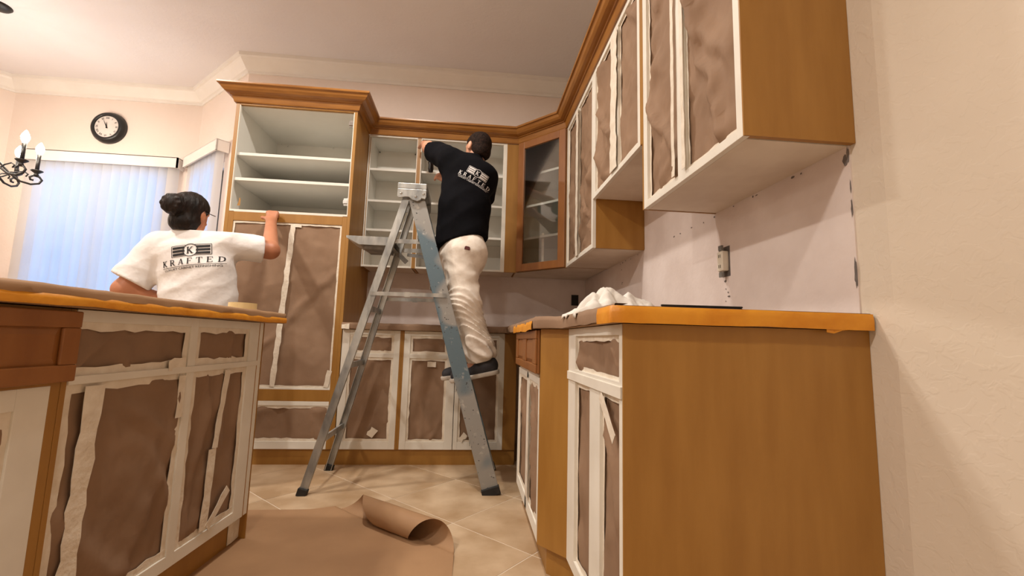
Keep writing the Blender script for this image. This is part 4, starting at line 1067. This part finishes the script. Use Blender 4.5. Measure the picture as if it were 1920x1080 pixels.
obj('glasses_arm', MB().tube([HW+s_*.083-f_*.01+u_*.008, HW+s_*.086+f_*.03+u_*.012, HW+s_*.080+f_*.085+u_*.012], .0025, 6), 'black', wom, True)

# ------------------------------------------------------------------ chandelier in the nook
cx, cy = -3.47, 3.27
ch = thing('chandelier', 'black iron chandelier with lit candle bulbs hanging in the nook', 'chandelier', (cx, cy, 0))
obj('canopy', MB().lathe([(.0001, CEIL-.030), (.030, CEIL-.029), (.060, CEIL-.018), (.072, CEIL-.004), (.072, CEIL)], 32), 'iron', ch, True)
link = []
for i in range(16):
    a = 2*PI*i/16; link.append((.010*math.cos(a), 0, .021*math.sin(a)))
lm = MB().tube(link, .0028, 6, True).mesh('chain_link'); lm.materials.append(MT['iron'])
nlk = 25
for i in range(nlk):
    o = bpy.data.objects.new('chain_link', lm); C.objects.link(o); o.parent = ch
    o.location = (0, 0, CEIL-.048-i*.0335); o.rotation_euler = (0, 0, (i % 2)*PI/2)
zh = CEIL-.048-nlk*.0335
obj('stem', MB().lathe([(.0001, zh+.02), (.012, zh+.015), (.012, zh-.03), (.028, zh-.06), (.012, zh-.09), (.010, 2.02), (.035, 1.99), (.045, 1.95), (.030, 1.90), (.012, 1.86), (.022, 1.83), (.0001, 1.80)], 20), 'iron', ch, True)
NA = 8; RA = .31
arm_pts = [(.03, 2.00), (.08, 2.02), (.13, 1.99), (.18, 1.93), (.235, 1.888), (.29, 1.880), (.330, 1.897), (.343, 1.925), (.327, 1.947), (.297, 1.950), (.279, 1.933), (.285, 1.915), (.301, 1.915)]
brace_pts = [(.03, 1.875), (.08, 1.865), (.15, 1.895), (.21, 1.95), (.25, 1.965), (.27, 1.95), (.26, 1.93)]
am = MB().tube([(a, 0, b) for a, b in arm_pts], .0075, 8).mesh('arm'); bm_ = MB().tube([(a, 0, b) for a, b in brace_pts], .005, 8).mesh('scroll')
cupm = MB().lathe([(.0001, 1.947), (.012, 1.949), (.016, 1.959), (.010, 1.967), (.020, 1.975), (.034, 1.986), (.036, 1.991), (.010, 1.985), (.0001, 1.985)], 20).mesh('cup')
canm = MB().lathe([(.0001, 1.985), (.0115, 1.985), (.0115, 2.115), (.0001, 2.116)], 14).mesh('candle_sleeve')
bulm = MB().lathe([(.0001, 2.116), (.012, 2.118), (.021, 2.138), (.024, 2.158), (.018, 2.180), (.008, 2.200), (.0001, 2.210)], 16).mesh('bulb')
for me, mt in ((am, 'iron'), (bm_, 'iron'), (cupm, 'iron'), (canm, 'iron'), (bulm, 'bulb')):
    me.materials.append(MT[mt]); me.polygons.foreach_set('use_smooth', [True]*len(me.polygons))
for i in range(NA):
    a = math.radians(1.3+i*360/NA)
    def put(nm, me, dx):
        o = bpy.data.objects.new(nm, me); C.objects.link(o); o.parent = ch; o.location = (dx*math.cos(a), dx*math.sin(a), 0); o.rotation_euler = (0, 0, a); return o
    ar = put('arm', am, 0); put('scroll', bm_, 0); put('cup', cupm, RA); put('candle_sleeve', canm, RA); put('bulb', bulm, RA)
    L = bpy.data.lights.new('bulb_glow', 'POINT'); L.energy = 1.9; L.color = (1, .92, .83); L.shadow_soft_size = .02
    lo = bpy.data.objects.new('bulb_glow', L); C.objects.link(lo); lo.parent = ch; lo.location = (RA*math.cos(a), RA*math.sin(a), 2.235)

# ------------------------------------------------------------------ wall clock
ck = thing('wall_clock', 'round black wall clock with pale face above the wide blind', 'clock', (-3.447, 4.31, 2.712))
Rx = Matrix.Rotation(PI/2, 4, 'X')
def put_m(o, m): o.matrix_local = m; return o
put_m(obj('rim', MB().lathe([(.104, .040), (.108, .052), (.118, .056), (.135, .048), (.150, .022), (.153, .0), (.0001, .0)], 56), 'black', ck, True), Rx)
put_m(obj('dial', MB().lathe([(.0001, .041), (.106, .041)], 48), 'clock_face', ck), Rx)
def bar(name, ang, L, w, tail):
    c, s = math.sin(ang), math.cos(ang)
    return obj(name, MB().add([(-c*tail-s*w, -.046, -s*tail+c*w), (-c*tail+s*w, -.046, -s*tail-c*w), (c*L, -.046, s*L)], [(0, 1, 2)]), 'print_black', ck)
bar('minute_hand', math.radians(-27), .088, .005, .02); bar('hour_hand', math.radians(-2), .052, .006, .015)
ROM = ['XII', 'I', 'II', 'III', 'IV', 'V', 'VI', 'VII', 'VIII', 'IX', 'X', 'XI']
for k, t in enumerate(ROM):
    cu = bpy.data.curves.new('numeral', 'FONT'); cu.body = t; cu.size = .026; cu.align_x = 'CENTER'; cu.align_y = 'CENTER'; cu.extrude = .0004
    to = bpy.data.objects.new('numeral', cu); C.objects.link(to); bpy.context.view_layer.update()
    me = bpy.data.meshes.new_from_object(to.evaluated_get(bpy.context.evaluated_depsgraph_get())); bpy.data.objects.remove(to, do_unlink=True)
    me.materials.clear(); a = -2*PI*k/12
    o = obj('numeral', me, 'print_black', ck)
    o.matrix_local = Matrix.Translation((.084*math.sin(-a), -.0425, .084*math.cos(a))) @ Rx @ Matrix.Rotation(a, 4, 'Z')

# ------------------------------------------------------------------ outlets in the scraped wall
ou = thing('wall_outlet', 'ivory outlet hanging loose from the scraped right wall', 'outlet', (XR-.004, 1.588, 1.151))
obj('body', MB().box(-.026, -.001, -.021, .017, -.038, .038), 'ivory', ou, bevel=.003)
obj('strap', MB().box(-.022, -.018, -.010, .010, -.060, .060), 'chrome', ou)
obj('recess', MB().box(-.0015, 0, -.028, .024, -.058, .058), 'grey_patch', ou)
for s in (-1, 1):
    obj('slot', MB().box(-.0268, -.0255, -.007, -.004, s*.020-.006, s*.020+.006).box(-.0268, -.0255, .003, .006, s*.020-.006, s*.020+.006), 'black', ou)
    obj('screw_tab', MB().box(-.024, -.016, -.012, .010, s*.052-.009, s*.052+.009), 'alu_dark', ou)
o2 = thing('wall_outlet', 'dark empty outlet box on the back wall behind the white rag', 'outlet', (.882, YB-.004, 1.183))
obj('box_rim', MB().box(-.030, -.024, -.006, 0, -.045, .045).box(.024, .030, -.006, 0, -.045, .045).box(-.024, .024, -.006, 0, .039, .045).box(-.024, .024, -.006, 0, -.045, -.039), 'black', o2)
obj('box_back', MB().box(-.024, .024, -.002, 0, -.039, .039), 'rubber', o2)

# ------------------------------------------------------------------ things on the worktops
def rag():
    nx, ny = 60, 44; v = []
    for j in range(ny+1):
        for i in range(nx+1):
            u, w = i/nx*2-1, j/ny*2-1
            ang = math.atan2(w, u); rad = max(abs(u), abs(w))
            rr = rad*(1+.16*math.sin(3*ang+1)+.10*math.sin(7*ang))
            k = math.hypot(u, w) or 1
            x = .485+.165*u/k*rr*(k/max(rad, 1e-6))*.92; y = 1.43+.10*w/k*rr*(k/max(rad, 1e-6))*.92
            e = max(0., 1-rad**2.4)
            pk = .016
            for (ax, ay, hh, rr_, kk, ph) in ((.452, 1.44, .100, .105, 5, .4), (.535, 1.45, .078, .095, 4, 1.3), (.605, 1.42, .045, .09, 5, 2.2), (.40, 1.40, .045, .08, 4, .2)):
                dx, dy = x-ax, (y-ay)*1.1; an = math.atan2(dy, dx)*kk/(2*PI)+ph; tri = abs((an % 1)*2-1)*2-1
                pk = max(pk, hh*max(0., 1-math.hypot(dx, dy)/(rr_*(1+.30*tri)))**.85)
            cr = .5-abs(fbm(x*9+y*6+3, y*9-x*4, 1)); c2 = .4-abs(fbm(x*22+y*9, y*18-x*12+5, 2))
            z = .9175+min(1., e*1.8)*(pk*(.85+.25*cr)+.010*max(0, cr)+.012*max(0, c2)+.003)
            if x < .331:
                z -= min(.05, (.331-x)*1.1); x = .324-(.331-x)*.12
            v.append((x, y, z))
    f = [(j*(nx+1)+i, j*(nx+1)+i+1, (j+1)*(nx+1)+i+1, (j+1)*(nx+1)+i) for j in range(ny) for i in range(nx)]
    return MB().add(v, f)
rg = obj('rag', rag(), 'cloth', None, True); tag(rg, 'crumpled white rag lying on the papered worktop at the right', 'rag')
ms = rg.modifiers.new('solid', 'SOLIDIFY'); ms.thickness = .003; ms.offset = 1
ty = thing('sanding_tray', 'flat black tray lying on the worktop beside the white rag', 'tray', (.60, 1.17, .917), math.radians(-4))
obj('plate', MB().box(-.11, .10, -.10, .10, 0, .008), 'black', ty, bevel=.003)
obj('rim', MB().box(-.11, .10, -.10, -.092, .008, .013).box(-.11, .10, .092, .10, .008, .013).box(.092, .10, -.092, .092, .008, .013), 'rubber', ty, bevel=.002)
tp = obj('tape_roll', MB().lathe([(.036, 0), (.052, 0), (.052, .034), (.036, .034), (.036, 0)], 48), 'tape_roll'); tp.location = (-.942, 1.93, .9185)
tag(tp, 'pale yellow roll of masking tape lying on the far end of the island', 'tape')

# ------------------------------------------------------------------ brown paper laid on the floor with a curled corner
def floor_paper():
    nx, ny = 90, 150; x0, x1, y0, y1 = -1.03, -.028, .2, 2.30; v = []
    n = Vector((.634, .773)).normalized(); p0 = Vector((-.545, 2.25)); r = .053
    for j in range(ny+1):
        for i in range(nx+1):
            # denser rows toward the far edge
            tx = i/nx; tyy = 1-(1-j/ny)**1.6
            x = x0+(x1-x0)*(1-(1-tx)**1.3); y = y0+(y1-y0)*tyy
            s = (Vector((x, y))-p0).dot(n); z = .0015+.002*abs(fbm(x*3, y*3, 2))
            if s > 0:
                rr = r*(1-.10*min(1, s/.3)); th = s/rr
                x, y, z = x+n.x*(rr*math.sin(th)-s), y+n.y*(rr*math.sin(th)-s), z+rr*(1-math.cos(th))
            elif s > -.14:
                z += .006*(1+s/.14)**2
            z += .012*max(0, 1-abs(y-2.30)/.10)*max(0., math.sin((x+.72)*7)) if s <= 0 else 0
            v.append((x, y, z))
    f = [(j*(nx+1)+i, j*(nx+1)+i+1, (j+1)*(nx+1)+i+1, (j+1)*(nx+1)+i) for j in range(ny) for i in range(nx)]
    return MB().add(v, f)
fp = obj('floor_paper', floor_paper(), 'floor_paper', None, True); tag(fp, 'sheet of brown kraft paper on the floor with its far corner curled over', 'paper')
